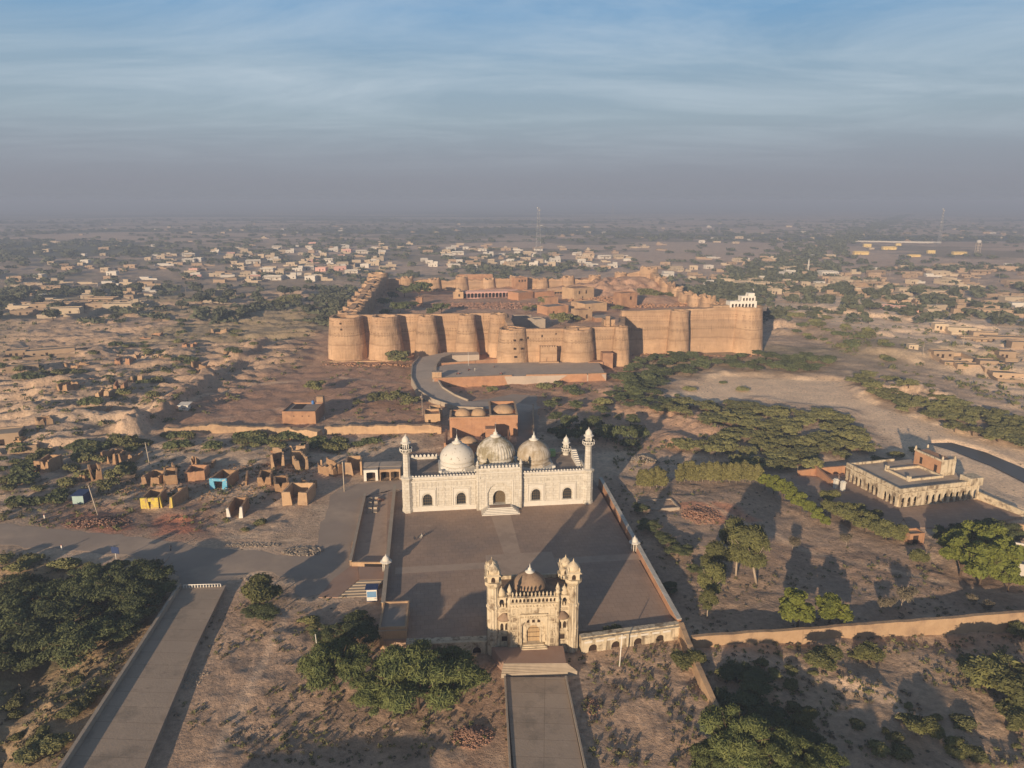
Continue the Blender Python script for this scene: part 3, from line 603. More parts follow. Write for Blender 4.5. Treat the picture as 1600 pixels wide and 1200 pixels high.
for s in (-1, 1):
    m = MB(); a, b_ = (-23.4, -5.6) if s < 0 else (5.6, 23.4)
    m.box(a, b_, -.22, -.02, 0, .9); m.box(a, b_, -.14, -.02, .9, 1.2); m.box(a, b_, -.28, -.03, 8.15, 8.4); m.box(a, b_, -.4, -.05, 9.2, 9.5)
    merlons(m, a, b_, -.05, .2, 9.5, .4); m.build('cornice', M['trim'], mq)
m = MB()
for c in wins:
    m = MB(); m.arch_wall(c - 2.0, c + 2.0, 1.25, 5.9, -.2, -.02, [(c, 3.0, 1.25, 3.6, 1.6)]); rframe(m, c - 2.3, c + 2.3, 1.25, 6.3, 0, .2, .28)
    for k in range(4): rframe(m, c - 2.2 + k * 1.12, c - 1.2 + k * 1.12, 6.6, 7.9, 0, .1, .12)
    m.build('window_surround', M['trim'], mq)
m = MB()
for c in (-22.2, -14.25, -6.9, 6.9, 14.1, 21.9):
    m = MB()
    w = 1.9 if abs(c) in (14.25, 14.1) else .62
    for z0, z1 in ((1.4, 3.1), (3.3, 5.0), (5.2, 6.4), (6.6, 7.9)):
        if w > 1: rframe(m, c - 1.75, c - .1, z0, z1, 0, .14, .13); rframe(m, c + .1, c + 1.75, z0, z1, 0, .14, .13)
        else: rframe(m, c - w, c + w, z0, z1, 0, .14, .13)
    m.build('relief_panels', M['trim'], mq)
# portal
m = MB(); m.arch_wall(-5.5, 5.5, 0, 11.4, -1.3, -.8, [(0, 6.2, 0, 4.6, 2.7)]); m.arch_wall(-5.5, 5.5, 0, 11.4, -.8, .8, [(0, 3.3, 1.3, 3.6, 1.5)])
m.box(-5.5, 5.5, .82, 2.2, 8.6, 11.4)
for s in (-1, 1): m.lathe([(.42, 0), (.42, 8), (.36, 8.2), (.36, 12.2), (.5, 12.3), (.5, 12.5), (.3, 12.6), (.36, 13), (.05, 13.7)], (s * 5.6, -1.0), 10)
m.build('portal', M['mosque'], mq)
m = MB(); m.box(-5.4, 5.4, -1.5, -1.32, 10.2, 10.45); m.box(-5.4, 5.4, -1.55, -1.32, 11.3, 11.6); merlons(m, -5, 5, -1.3, -1.0, 11.6, .7, .55, .35); rframe(m, -3.6, 3.6, .1, 8.0, -1.3, .25, .12)
for k in range(4):
    for s in (-1, 1): rframe(m, s * 4.45 - .55, s * 4.45 + .55, .6 + k * 2.3, 2.6 + k * 2.3, -1.3, .12, .1)
for k in range(9): rframe(m, -5 + k * 1.12, -4.05 + k * 1.12, 8.6, 9.9, -1.3, .1, .1)
m.build('portal_moulding', M['trim'], mq)
for c in wins: part(lambda m: m.box(c - 1.3, c + 1.3, .5, .56, 1.45, 4.75), 'window', M['glassdark'], mq)
for c in wins:
    def g_(m):
        for k in range(5): m.box(c - 1.15 + k * .55, c - 1.07 + k * .55, .36, .42, 1.5, 4.7)
        for z in (2.2, 3.0, 3.6): m.box(c - 1.2, c + 1.2, .33, .39, z, z + .1)
    part(g_, 'window_grille', M['grille'], mq)
part(lambda m: m.box(-1.8, 1.8, .5, .56, 1.3, 5.2), 'door', M['grille'], mq)
def st(m):
    for k in range(5): w = 4.9 - k * .42; m.box(-w, w, -4.9 + k * .42, -1.32, k * .26, (k + 1) * .26)
part(st, 'steps', M['trim'], mq)
part(lambda m: m.box(-2.7, 2.7, -3.0, -1.4, 1.32, 1.36), 'step_landing', M['court'], mq)
def bulb(r, h, z, lot=1.0):
    P_ = [(.93, 0), (.93, .04), (1.0, .05), (1.0, .10), (.955, .11), (.955, .2), (1.01, .22), (1.02, .30), (1.0, .40), (.95, .52), (.86, .64), (.72, .76), (.54, .87), (.34, .95), (.24, .98)]
    p = [(a * r, z + b * h) for a, b in P_]; q = z + h
    return p, [(r * .27, q - .02 * h), (r * .30, q + .1 * lot), (r * .16, q + .35 * lot), (r * .10, q + .6 * lot), (r * .13, q + .8 * lot), (r * .05, q + lot), (.03, q + 1.9 * lot)]
for nm, u, r, h, mt, rib, extra, lab in (('dome', -10.4, 4.55, 5.9, 'dome1', 0, 0, 'whitewashed dome with dark flaking specks'), ('dome', 0, 5.0, 6.6, 'dome2', .022, .7, 'larger ribbed dome with a dark stained band'), ('dome', 10.4, 4.5, 5.9, 'dome3', .008, 0, 'brown stained dome')):
    z0 = 9.7 + extra; p, l = bulb(r, h, z0, 1.25)
    m = MB(); m.lathe([(4.9, 9.1), (4.9, z0 - .35), (r * .99, z0 + .02)], (u, 8.3), 8, False, R(22.5)); m.lathe(p[:6], (u, 8.3), 72); d_ = None
    m.lathe(p[5:], (u, 8.3), 144 if rib else 72, True, 0, rib, 36); d_ = m.build('dome', M[mt], mq); d_['label'] = lab
    part(lambda m: m.lathe(l, (u, 8.3), 20), 'finial', M['white'], d_)
    if nm: part(lambda m: (m.box(u - 5.05, u + 5.05, 3.3, 13.3, 8.6, 9.15), m.box(u - 5.1, u - 4.3, 3.25, 4.0, 9.16, 9.7), m.box(u + 4.3, u + 5.1, 3.25, 4.0, 9.16, 9.7)), 'drum_base', M['white'], d_)
for a_, b2 in ((-10.4, 18), (0, 19.4)): part(lambda m: m.tube((a_, 8.3, b2), (a_, 8.3, b2 + 1.5), .04), 'lightning_rod', M['metal'], mq)
def minaret(u, v, zc=9.4, zb=16.6, r=.95, full=True):
    m = MB()
    if full: m.lathe([(1.55, 0), (1.55, .8), (1.4, 1.0), (1.4, 4), (1.5, 4.1), (1.5, 4.3), (1.4, 4.4), (1.4, zc - .8), (1.75, zc - .2), (1.75, zc + .1), (r * 1.12, zc + .4)], (u, v), 8, False, R(22.5))
    m.lathe([(r * 1.12, zc), (r, zc + .6), (r * .9, zb - .8), (r * .95, zb - .6)], (u, v), 8, False, R(22.5)); mn = m.build('minaret', M['mosque'], mq)
    part(lambda m: (m.lathe([(r * .9, zb - .8), (r * 1.7, zb - .1), (r * 1.75, zb), (r * .9, zb + .02)], (u, v), 16, False), [m.box(-.07, .07, -.07, .07, zb, zb + .75, Matrix.Translation((u + r * 1.65 * math.cos(k * math.pi / 6), v + r * 1.65 * math.sin(k * math.pi / 6), 0))) for k in range(12)],
                    m.lathe([(r * 1.6, zb + .6), (r * 1.75, zb + .6), (r * 1.75, zb + .8), (r * 1.6, zb + .8), (r * 1.6, zb + .6)], (u, v), 16, False)), 'balcony', M['trim'], mn)
    def ch(m):
        for k in range(8): a = R(22.5 + 45 * k); x, y = u + r * .8 * math.cos(a), v + r * .8 * math.sin(a); m.lathe([(.14, zb), (.11, zb + .2), (.11, zb + 1.7), (.17, zb + 1.9)], (x, y), 6)
        m.lathe([(r * .98, zb + 1.75), (r * .98, zb + 2.2)], (u, v), 8, False, R(22.5)); m.lathe([(r * 1.0, zb + 2.2), (r * 1.45, zb + 2.12), (r * 1.45, zb + 2.2), (r * .95, zb + 2.5)], (u, v), 8, False, R(22.5))
        m.lathe([(r * .9, zb + 2.4), (r * .98, zb + 2.8), (r * .9, zb + 3.25), (r * .6, zb + 3.65), (r * .2, zb + 3.95), (r * .12, zb + 4.1), (.03, zb + 4.5)], (u, v), 16)
        m.lathe([(.35, zb), (.35, zb + 1.8)], (u, v), 8)
    part(ch, 'chhatri', M['white'], mn)
minaret(-23.7, .5); minaret(23.7, .5); minaret(20.6, 14.6, 8.6, 10.0, .85, False)
def rs(m):
    for k in range(9): m.box(21.6, 22.9, 4.2 + k * .9, 5.1 + k * .9, 8.64, 8.8 + k * .28)
part(rs, 'roof_stair', M['trim'], mq)
def bm_(m): merlons(m, -23, 18, 15.55, 15.9, 9.3, .75, .7, .4)
part(bm_, 'rear_parapet', M['white'], mq)
part(lambda m: m.box(14.5, 17.4, 13.2, 15.3, 8.66, 10.3), 'roof_hut', M['green'], mq)
# ---------------------------------------------------------------- gateway
gw = thing('gateway', 'tall ornate stained gatehouse with corner turrets and one brown dome', 'gatehouse', (3.85, 115.8, 2.0), R(3.8)); gw.scale = (.97, .97, .95)
GW = 8.3
m = MB(); m.box(-GW, -4.2, .3, 11, -2, 7.9); m.box(4.2, GW, .3, 11, -2, 7.9); m.box(-4.2, 4.2, .82, 11, -2, 7.9)
m.box(-GW, GW, 10.6, 11, 7.9, 8.7); m.box(-GW, -GW + .4, .3, 10.6, 7.9, 8.5); m.box(GW - .4, GW, .3, 10.6, 7.9, 8.5)
m.build('hall', M['gate'], gw)
part(lambda m: m.box(-GW + .42, GW - .42, .9, 10.58, 7.9, 7.94), 'roof', M['gatedome'], gw)
m = MB()
m.arch_wall(-4.3, 4.3, -.1, 9.0, -.55, 0, [(0, 4.4, 0, 4.2, 1.7)]); m.arch_wall(-4.3, 4.3, -.1, 9.0, .02, .8, [(0, 2.4, .55, 2.9, 1.25)]); m.box(-4.3, 4.3, -.55, .8, 9.0, 9.15)
n = 12
m.arch_wall(-4.2, 4.2, 9.2, 10.3, -.5, -.2, [(-3.85 + k * .7, .42, 9.3, 9.75, .35) for k in range(n)])
m.build('portal', M['gate'], gw)
part(lambda m: (m.box(-4.4, 4.4, -.75, -.5, 8.95, 9.2), m.box(-4.4, 4.4, -.7, -.1, 10.3, 10.45), m.box(-4.3, 4.3, -.7, -.56, 8.3, 8.5), [m.box(-4.1 + k * .62, -3.85 + k * .62, -.72, -.56, 8.5, 8.95) for k in range(14)],
     m.box(-2.5, 2.5, -1.0, -.56, 6.9, 7.05), m.box(-2.3, 2.3, -.8, -.56, 6.6, 6.85), [m.box(-2.25 + k * .45, -2.05 + k * .45, -.75, -.56, 6.3, 6.6) for k in range(11)],
     rframe(m, -2.6, 2.6, .1, 6.25, -.55, .16, .12), [rframe(m, s * 3.45 - .5, s * 3.45 + .5, .5 + k * 1.55, 1.8 + k * 1.55, -.55, .1, .09) for s in (-1, 1) for k in range(5)],
     [m.box(s * 1.35 - .08, s * 1.35 + .08, -.1, .02, .5, 3.8) for s in (-1, 1)]), 'moulding', M['gatetrim'], gw)
def cren(m):
    for k in range(12): m.lathe([(.16, 10.45), (.14, 10.8), (.22, 11.0), (.2, 11.15), (.02, 11.55)], (-3.85 + k * .7, -.4), 6)
part(cren, 'crenels', M['gatetrim'], gw)
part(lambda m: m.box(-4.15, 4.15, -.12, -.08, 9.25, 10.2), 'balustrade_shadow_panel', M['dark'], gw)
for k in range(3): part(lambda m: m.box(-1.25 + k * 1.0, -.75 + k * 1.0, -.04, .01, 4.75, 5.35), 'window', M['dark'], gw)
dr = part(lambda m: [m.box(-1.25 + k * .63, -.65 + k * .63, .45, .53, .55, 4.2) for k in range(4)], 'door', M['wood'], gw)
part(lambda m: [m.box(-1.2, 1.2, .38, .44, z, z + .08) for z in (1.4, 2.4, 3.3)], 'door_rails', M['darkwood'], dr)
part(lambda m: [m.box(-1.9 - .3 * (2 - k), 1.9 + .3 * (2 - k), -1.6 + k * .4, -.02, k * .18, .18 + k * .18) for k in range(3)], 'threshold', M['gatetrim'], gw)
for s in (-1, 1):
    def sb(m):
        m.arch_wall(s * 5.4 - 1.0, s * 5.4 + 1.0, 2.7, 5.6, .0, .28, [(s * 5.4 - .45, .6, 3.3, 4.3, .5), (s * 5.4 + .45, .6, 3.3, 4.3, .5)])
        m.box(s * 5.4 - 1.15, s * 5.4 + 1.15, -.15, .28, 2.5, 2.7); m.box(s * 5.4 - .55, s * 5.4 + .55, .12, .29, .9, 2.0)
        rframe(m, s * 5.4 - .7, s * 5.4 + .7, .7, 2.2, .3, .12, .12); m.box(s * 5.5 - 1.7, s * 5.5 + 1.7, .1, .3, 7.3, 7.5)
        merlons(m, s * 5.5 - 1.6, s * 5.5 + 1.6, .3, .6, 7.9, .8, .3, .2); m.box(s * 5.5 - 1.6, s * 5.5 + 1.6, .12, .3, 6.9, 7.2)
    part(sb, 'window_bay', M['gatetrim'], gw)
    part(lambda m: m.box(s * 5.4 - .9, s * 5.4 + .9, .24, .29, 3.2, 4.9), 'window', M['dark'], gw); part(lambda m: m.box(s * 5.4 - .5, s * 5.4 + .5, .08, .11, .95, 1.95), 'window', M['dark'], gw)
    part(lambda m: m.lathe([(1.25, 5.6), (1.3, 5.75), (.9, 6.3), (.35, 6.8), (.05, 7.0)], (s * 5.4, .1), 12, True, 0, 0, 0, 1, .75), 'awning', M['gatedome'], gw)
    def pk(m): m.lathe([(.42, -.1), (.42, 9.2), (.48, 9.3), (.48, 9.6), (.36, 9.8), (.36, 11.0), (.55, 11.1), (.55, 11.3), (.3, 11.4), (.45, 11.9), (.3, 12.4), (.03, 13.1)], (s * 4.45, -.2), 8)
    part(pk, 'pinnacle', M['gatetrim'], gw)
    def kk(m):
        m.arch_wall(s * 5.85 - .8, s * 5.85 + .8, 7.9, 10.0, .35, .6, [(s * 5.85, .9, 8.0, 9.1, .5)]); m.arch_wall(s * 5.85 - .8, s * 5.85 + .8, 7.9, 10.0, 1.7, 1.95, [(s * 5.85, .9, 8.0, 9.1, .5)])
        m.box(s * 5.85 - .8, s * 5.85 - .55, .62, 1.68, 7.9, 10.0); m.box(s * 5.85 + .55, s * 5.85 + .8, .62, 1.68, 7.9, 10.0); m.box(s * 5.85 - 1, s * 5.85 + 1, .15, 2.15, 10.0, 10.15)
        m.lathe([(.8, 10.15), (.84, 10.5), (.7, 10.95), (.4, 11.35), (.1, 11.6), (.03, 12.0)], (s * 5.85, 1.15), 14)
    part(kk, 'roof_kiosk', M['gatetrim'], gw)
def turret(u, v, zb, low):
    m = MB()
    if not low: m.lathe([(1.15, -2), (1.15, 3), (1.2, 3.1), (1.2, 3.3), (1.12, 3.4), (1.12, 7.8), (1.25, 7.9), (1.25, 8.3), (1.0, 8.5), (.98, zb - .9), (1.05, zb - .7)], (u, v), 48, False, 0, .05, 12)
    else: m.lathe([(1.0, -2), (.95, zb - .7)], (u, v), 8, False)
    tr = m.build('turret', M['gate'], gw)
    part(lambda m: (m.lathe([(.95, zb - .9), (1.6, zb - .1), (1.65, zb + .1), (1.0, zb + .12)], (u, v), 8, False, R(22.5)),
                    m.lathe([(1.5, zb + .1), (1.62, zb + .1), (1.62, zb + .55), (1.5, zb + .55)], (u, v), 8, False, R(22.5))), 'balcony', M['gatetrim'], tr)
    def c_(m):
        for k in range(4):
            mm = Matrix.Translation((u, v, 0)) @ Matrix.Rotation(k * math.pi / 2, 4, 'Z'); q = MB(); q.arch_wall(-1.02, 1.02, zb + .12, zb + 2.1, -1.04, -.86, [(0, .75, zb + .3, zb + 1.1, .5)]); m.add(q.v, q.f, False, mm)
        m.lathe([(.45, zb), (.45, zb + 2)], (u, v), 6)
        m.lathe([(1.5, zb + 2.0), (2.0, zb + 1.9), (2.0, zb + 2.0), (1.2, zb + 2.35)], (u, v), 4, False, R(45))
        m.lathe([(1.15, zb + 2.2), (1.2, zb + 2.6), (1.0, zb + 3.1), (.6, zb + 3.55), (.2, zb + 3.85), (.12, zb + 4.0), (.02, zb + 4.5)], (u, v), 16, True, 0, .06, 8)
        for sx in (-1, 1):
            for sy in (-1, 1): m.lathe([(.16, zb + 2.1), (.2, zb + 2.6), (.02, zb + 3.1)], (u + sx * 1.0, v + sy * 1.0), 6)
    part(c_, 'chhatri', M['gatetrim'], tr)
    part(lambda m: m.box(u - .8, u + .8, v - .8, v + .8, zb + .15, zb + 1.7), 'chamber', M['dark'], tr)
turret(-7.4, .9, 12.9, False); turret(7.4, .9, 12.9, False); turret(-7.3, 10.0, 8.9, True); turret(7.3, 10.0, 8.9, True)
p, l = bulb(3.15, 4.2, 8.1, .9)
m = MB(); m.lathe([(3.3, 7.9), (3.3, 8.3), (3.1, 8.4)], (-.2, 5.6), 8, False, R(22.5)); m.lathe(p, (-.2, 5.6), 48); gd = m.build('dome', M['gatedome'], gw)
part(lambda m: (m.lathe(l, (-.2, 5.6), 16), m.lathe([(1.25, 11.6), (1.0, 11.95), (.75, 12.25)], (-.2, 5.6), 12)), 'finial', M['white'], gd)
# ---------------------------------------------------------------- courtyard walls
def wall_thing(name, label, cat, pts, zb, tops, th, mat, seed=0, amp=0.0, thb=None, group=None, step=1.5, gaps=(), cap=None):
    m = MB(); rag_line(m, pts, zb, tops, th, thb, seed, amp, step, gaps); ob = m.build(name, mat); tag(ob, label, cat, group)
    if cap:
        m = MB(); ribbon(m, [(p[0], p[1], t + .12) for p, t in zip(pts, tops)], th + .25, .12); m.build('coping', cap, ob)
    return ob
wall_thing('courtyard_wall', 'low pale wall along the left side of the paved mosque court', 'wall', [(-32.9, 190), (-25.5, 128.2)], 0, [3.0, 3.0], .6, M['mudpale'], cap=M['kerb'])
wall_thing('courtyard_wall', 'long orange plastered wall along the right side of the paved mosque court', 'wall', [(31.7, 121.9), (25.3, 194)], -.5, [3.3, 3.5], .7, M['orange'], 3, .12, thb=1.6, cap=M['mosque'])
fw = thing('courtyard_wall', 'niched stained wall at the front of the court, right of the gatehouse', 'wall', (12.6, 116.6, 0), math.atan2(121.0 - 116.6, 31.8 - 12.6)); LW = math.hypot(121 - 116.6, 31.8 - 12.6)
m = MB(); m.arch_wall(0, LW, -.5, 2.5, -.5, 0, [(2.2 + k * 4.4, 1.7, -.3, .7, .8) for k in range(4)]); m.box(0, LW, 0, 1.2, -.5, 2.9); m.build('wall', M['gate'], fw)
part(lambda m: m.box(0, LW, -.62, .1, 2.52, 2.72), 'coping', M['gatetrim'], fw); part(lambda m: [m.box(.5 + k * 2.2, 2.0 + k * 2.2, -.56, -.5, 1.9, 2.3) for k in range(8)], 'relief_panels', M['trim'], fw)
part(lambda m: m.box(.3, LW - .3, -.08, -.03, -.3, 1.6), 'niches', M['dark'], fw)
fl = thing('courtyard_wall', 'niched grey wall at the front of the court, left of the gatehouse', 'wall', (-19.2, 115.6, 0), math.atan2(.9, 14.6)); LL = 14.6
m = MB(); m.arch_wall(0, LL, -.5, 2.4, -.5, 0, [(2 + k * 3.6, 1.5, -.3, .7, .7) for k in range(4)]); m.box(0, LL, 0, 1.2, -.5, 2.6); m.build('wall', M['gate'], fl)
part(lambda m: m.box(.3, LL - .3, -.08, -.03, -.3, 1.5), 'niches', M['dark'], fl); part(lambda m: m.box(0, LL, -.62, .1, 2.42, 2.6), 'coping', M['gatetrim'], fl)
cr_ = thing('corner_room', 'plain flat roofed room at the front left corner of the court', 'room', (-24.4, 117.3, 0), R(4))
m = MB(); m.box(0, 5, 0, 9, -.5, 4.1); m.box(0, 5, 0, .3, 4.1, 4.5); m.box(0, 5, 8.7, 9, 4.1, 4.5); m.box(0, .3, .3, 8.7, 4.1, 4.5); m.box(4.7, 5, .3, 8.7, 4.1, 4.5); m.build('wall', M['mudpale'], cr_)
part(lambda m: m.box(.31, 4.69, .31, 8.69, 4.1, 4.14), 'roof', M['roof'], cr_); part(lambda m: m.box(-.15, 5.15, -.1, .0, 3.75, 3.95), 'string_course', M['kerb'], cr_)
def kiosk(x, y, zb, rz, lab):
    k_ = thing('wall_kiosk', lab, 'kiosk', (x, y, zb), rz)
    def f(m):
        m.lathe([(.95, 0), (.95, .5), (.85, .6), (.85, 1.0)], (0, 0), 8, False, R(22.5))
        for a in range(8): t = R(22.5 + 45 * a); m.lathe([(.14, 1.0), (.14, 3.2)], (.72 * math.cos(t), .72 * math.sin(t)), 6)
        m.lathe([(.9, 3.2), (.9, 3.5)], (0, 0), 8, False, R(22.5))
    part(f, 'shaft', M['mosque'], k_); part(lambda m: (m.lathe([(1.0, 3.5), (1.35, 3.45), (1.35, 3.55), (.85, 3.8)], (0, 0), 8, False, R(22.5)), m.lathe([(.8, 3.7), (.85, 4.0), (.6, 4.5), (.15, 4.85), (.03, 5.2)], (0, 0), 14)), 'canopy', M['trim'], k_)
    part(lambda m: m.box(-.45, .45, -.45, .45, .6, 3.2), 'chamber', M['dark'], k_)
x, y = gp(604, 893, 1); kiosk(x, y, 0, 0, 'small white kiosk standing on the left wall of the court'); x, y = gp(991, 862, 1.5); kiosk(x, y, .4, 0, 'small pale kiosk standing on the right wall of the court')
# stairs on the left of the court
ls = thing('side_stair', 'broad pale steps climbing to the red paved landing left of the court', 'steps', (*gp(562, 906, 1), 0))
A0 = PP([(562, 906), (603, 905)], 1.2); A1 = PP([(528, 934), (574, 932)], 0)
def stf(m):
    ox, oy = gp(562, 906, 1)
    for k in range(6):
        t = k / 6; t2 = (k + 1) / 6; q = lambda s, a: (A0[s][0] + (A1[s][0] - A0[s][0]) * a - ox, A0[s][1] + (A1[s][1] - A0[s][1]) * a - oy)
        m.prism([q(0, t), q(1, t), q(1, t2), q(0, t2)], -.6, 1.15 - k * .2)
part(stf, 'treads', M['kerb'], ls)
sheet('red_landing', PP([(560, 885), (603, 886), (603, 905), (562, 906)], 1.2), 1.2, M['redpave'], 1.8)
sheet('red_landing', PP([(520, 906), (548, 885), (559, 885), (561, 906), (528, 934), (498, 934)], 0), .14, M['redpave'], .5)
wall_thing('plot_wall', 'low wall along the road side of the sunken plot', 'low wall', PP([(571, 777), (548, 884)]), -.3, [1.2, 1.2], .4, M['mudpale'], step=3, cap=M['kerb'])
wall_thing('plot_wall', 'low wall closing the near end of the sunken plot', 'low wall', PP([(550, 885), (601, 885)]), -.3, [1.1, 1.1], .4, M['mudpale'], step=3)
# steps and causeway in front of the gateway
sheet('gate_terrace', PP([(768, 1011), (880, 1009), (885, 1036), (787, 1036)], 2.0), 2.0, M['redpave'], 3)
gs = thing('gate_steps', 'wide pale steps in front of the ornate gatehouse', 'steps', (*gp(835, 1045, 1), 0))
def gsf(m):
    ox, oy = gp(835, 1045, 1); B0 = PP([(787, 1036), (885, 1036)], 2.0); B1 = PP([(783, 1055), (902, 1050)], .6)
    for k in range(7):
        t, t2 = k / 7, (k + 1) / 7; q = lambda s, a: (B0[s][0] + (B1[s][0] - B0[s][0]) * a - ox, B0[s][1] + (B1[s][1] - B0[s][1]) * a - oy)
        m.prism([q(0, t), q(1, t), q(1, t2), q(0, t2)], -.6, 1.99 - k * .19)
part(gsf, 'treads', M['kerb'], gs)
cw = sheet('causeway', CAUS2, .6, M['concrete'], 2.5)
for lab, a, b_ in (('low kerb wall along the left edge of the walkway to the gatehouse', (789, 1056), (801, 1265)), ('low kerb wall along the right edge of the walkway to the gatehouse', (884, 1056), (929, 1265))):
    A, B = gp(*a, .9), gp(*b_, .9); wall_thing('kerb_wall', lab, 'kerb', [A, B], -.8, [.95, .95], .3, M['kerb'], step=6)
m = MB(); L1 = PP([(284, 918), (225, 1010), (103, 1200), (30, 1315)], .9); R1 = PP([(350, 915), (303, 1010), (222, 1200), (176, 1300)], .9)
m.prism(L1 + R1[::-1], -7, .9); ob = m.build('raised_walkway', M['concrete']); tag(ob, kind='structure')
wall_thing('parapet_wall', 'concrete parapet along the left side of the raised walkway', 'parapet', [(x - .3, y) for x, y in L1], -7, [1.9] * 4, .55, M['kerb'], step=6)
wall_thing('parapet_wall', 'low concrete lip along the right side of the raised walkway', 'parapet', [(x + .2, y) for x, y in R1], -7, [1.0] * 4, .4, M['concrete'], step=6)
rw = thing('walkway_railing', 'row of short pale balusters closing the far end of the raised walkway', 'balustrade', (*gp(287, 918, 1), .9)); A, B = gp(287, 919, .9), gp(345, 917, .9)
part(lambda m: [m.lathe([(.12, 0), (.16, .2), (.08, .45), (.14, .6)], ((B[0] - A[0]) * k / 13, (B[1] - A[1]) * k / 13), 8) for k in range(14)], 'balusters', M['whitepaint'], rw)
part(lambda m: m.tube((0, 0, .68), (B[0] - A[0], B[1] - A[1], .68), .1), 'handrail', M['whitepaint'], rw)
# long walls on the right
xa, ya = gp(1080, 1012); xb, yb = gp(1340, 995); xc, yc = gp(1620, 974)
wall_thing('boundary_wall', 'long sunlit mud wall running right from the court corner', 'wall', [(xa, ya), (xb, yb), (xc, yc), (xc + 40, yc + 5)], -1.5, [2.4, 2.7, 2.9, 2.9], .8, M['mudpale'], 5, .14, thb=1.3)
wall_thing('boundary_wall', 'short leaning mud wall running from the court corner towards the viewer', 'wall', [(31.9, 121.2), gp(1073, 1018), gp(1098, 1075), gp(1134, 1140)], -1.5, [3.0, 2.6, 2.2, .5], .9, M['mudpale'], 6, .22, thb=1.6)
# ---------------------------------------------------------------- buildings from two front base corners
def bldg(name, label, cat, p0, p1, depth, h, zb=0.0, wall='mud', roof='roof', group=None, doors=(), wins=(), par=.5, pts=False, arc=None, found=2.0):
    """flat roofed block. doors / wins: (position 0..1, width, height, sill); arc: (n, w, spring, rise) arcade in front"""
    a = p0 if pts else gp(*p0, zb); b = p1 if pts else gp(*p1, zb); L = math.dist(a, b); rz = math.atan2(b[1] - a[1], b[0] - a[0])
    t = thing(name, label, cat, (a[0], a[1], zb), rz, group); m = MB(); w_ = .3
    y0 = .0
    if arc:
        n, aw, spg, ri = arc; q = MB(); q.arch_wall(0, L, -found, h, -.5, 0, [(L * (k + .5) / n, aw, 0, spg, ri) for k in range(n)]); q.build('arcade', M[wall], t); y0 = 2.2
        part(lambda m_: (m_.box(0, L, 0, y0, h - .3, h - .02), m_.box(0, .4, 0.001, y0, -found, h - .3), m_.box(L - .4, L, 0.001, y0, -found, h - .3)), 'veranda_roof', M[roof], t)
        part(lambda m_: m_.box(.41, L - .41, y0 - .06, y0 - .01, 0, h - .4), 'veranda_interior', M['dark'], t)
    m.box(0, L, y0, depth, -found, h)
    if par: m.box(0, L, y0, y0 + w_, h, h + par); m.box(0, L, depth - w_, depth, h, h + par); m.box(0, w_, y0 + w_, depth - w_, h, h + par); m.box(L - w_, L, y0 + w_, depth - w_, h, h + par)
    m.build('wall', M[wall], t)
    e_ = w_ + .01 if par else -.25
    part(lambda m_: m_.box(e_, L - e_, y0 + e_, depth - e_, h, h + .08), 'roof', M[roof], t)
    for (s, w, hh, sill) in doors: part(lambda m_: m_.box(L * s - w / 2, L * s + w / 2, -.04, .03, sill, sill + hh), 'door', M['dark'], t)
    for (s, w, hh, sill) in wins: part(lambda m_: m_.box(L * s - w / 2, L * s + w / 2, -.04, .03, sill, sill + hh), 'window', M['dark'], t)
    return t
# forecourt terrace below the fort and its ramp
TZ = 3.6
TER = PP([(676, 593), (700, 590), (800, 588), (947, 585), (935, 566), (840, 566), (740, 568), (700, 568), (682, 574)], TZ)
sheet('terrace', TER, TZ, M['ramp'], 5)
def tw(label, a, b, zt, th=.6, mat='orange', nm='retaining_wall', seed=0):
    return wall_thing(nm, label, 'wall', [gp(*a, TZ), gp(*b, TZ)], -1.5, [zt, zt], th, M[mat], seed, 0.0, thb=th * 1.6, cap=M['mudpale'])
tw('orange retaining wall along the terrace, left of the stair gap', (676, 592.5), (800, 587.5), TZ + .45)
tw('orange retaining wall along the terrace, right of the stair gap', (822, 587), (917, 585.5), TZ + .45)
tw('short orange wall block at the right end of the terrace', (919, 585.5), (947, 584.5), TZ + .5, .9)
tw('thin orange wall between the terrace and the fort tower', (690, 570), (782, 563), TZ + .8, .5)
rampz = [(838, 640, .1), (800, 634, .12), (760, 633, .3), (722, 632, .7), (694, 622, 1.3), (672, 608, 2.0), (662, 590, 3.0), (663, 572, 3.6), (672, 560, 3.75), (700, 553, 3.75), (748, 552, 3.7)]
rp = [(*gp(a, b, z), z) for a, b, z in rampz]; wd = [9, 10, 11, 11, 11, 11, 11, 11.5, 12, 9, 7]
m = MB(); ribbon(m, rp, wd, 4.5, z=-2); ob = m.build('ramp_road', M['ramp']); tag(ob, kind='structure')
L_, R_ = strip([(p[0], p[1]) for p in rp], wd)
for lab, side, i0, i1 in (('pale parapet along the outer left curve of the fort ramp', R_, 3, 9), ('pale curved parapet along the inner right side of the fort ramp', L_, 2, 8)):
    # strip() gives left then right when walking along; the ramp is walked from the mosque up to the fort
    pts = [(side[i][0], side[i][1]) for i in range(i0, i1 + 1)]
    wall_thing('ramp_parapet', lab, 'parapet', pts, -2, [rp[i][2] + .75 for i in range(i0, i1 + 1)], .5, M['kerb'], step=3)
gpost = thing('gate_pillar', 'square guard booth at the corner of the fort ramp and terrace', 'booth', (*gp(683, 590, TZ), TZ))
part(lambda m: (m.box(-2, 2, -1.2, 1.2, -.2, 2.7), [m.box(-2.1 + k * 1.3, -1.8 + k * 1.3, -1.3, -1.2, 0, 2.7) for k in range(4)]), 'wall', M['mudpale'], gpost); part(lambda m: m.box(-2.3, 2.3, -1.5, 1.5, 2.7, 2.95), 'roof', M['roof'], gpost)
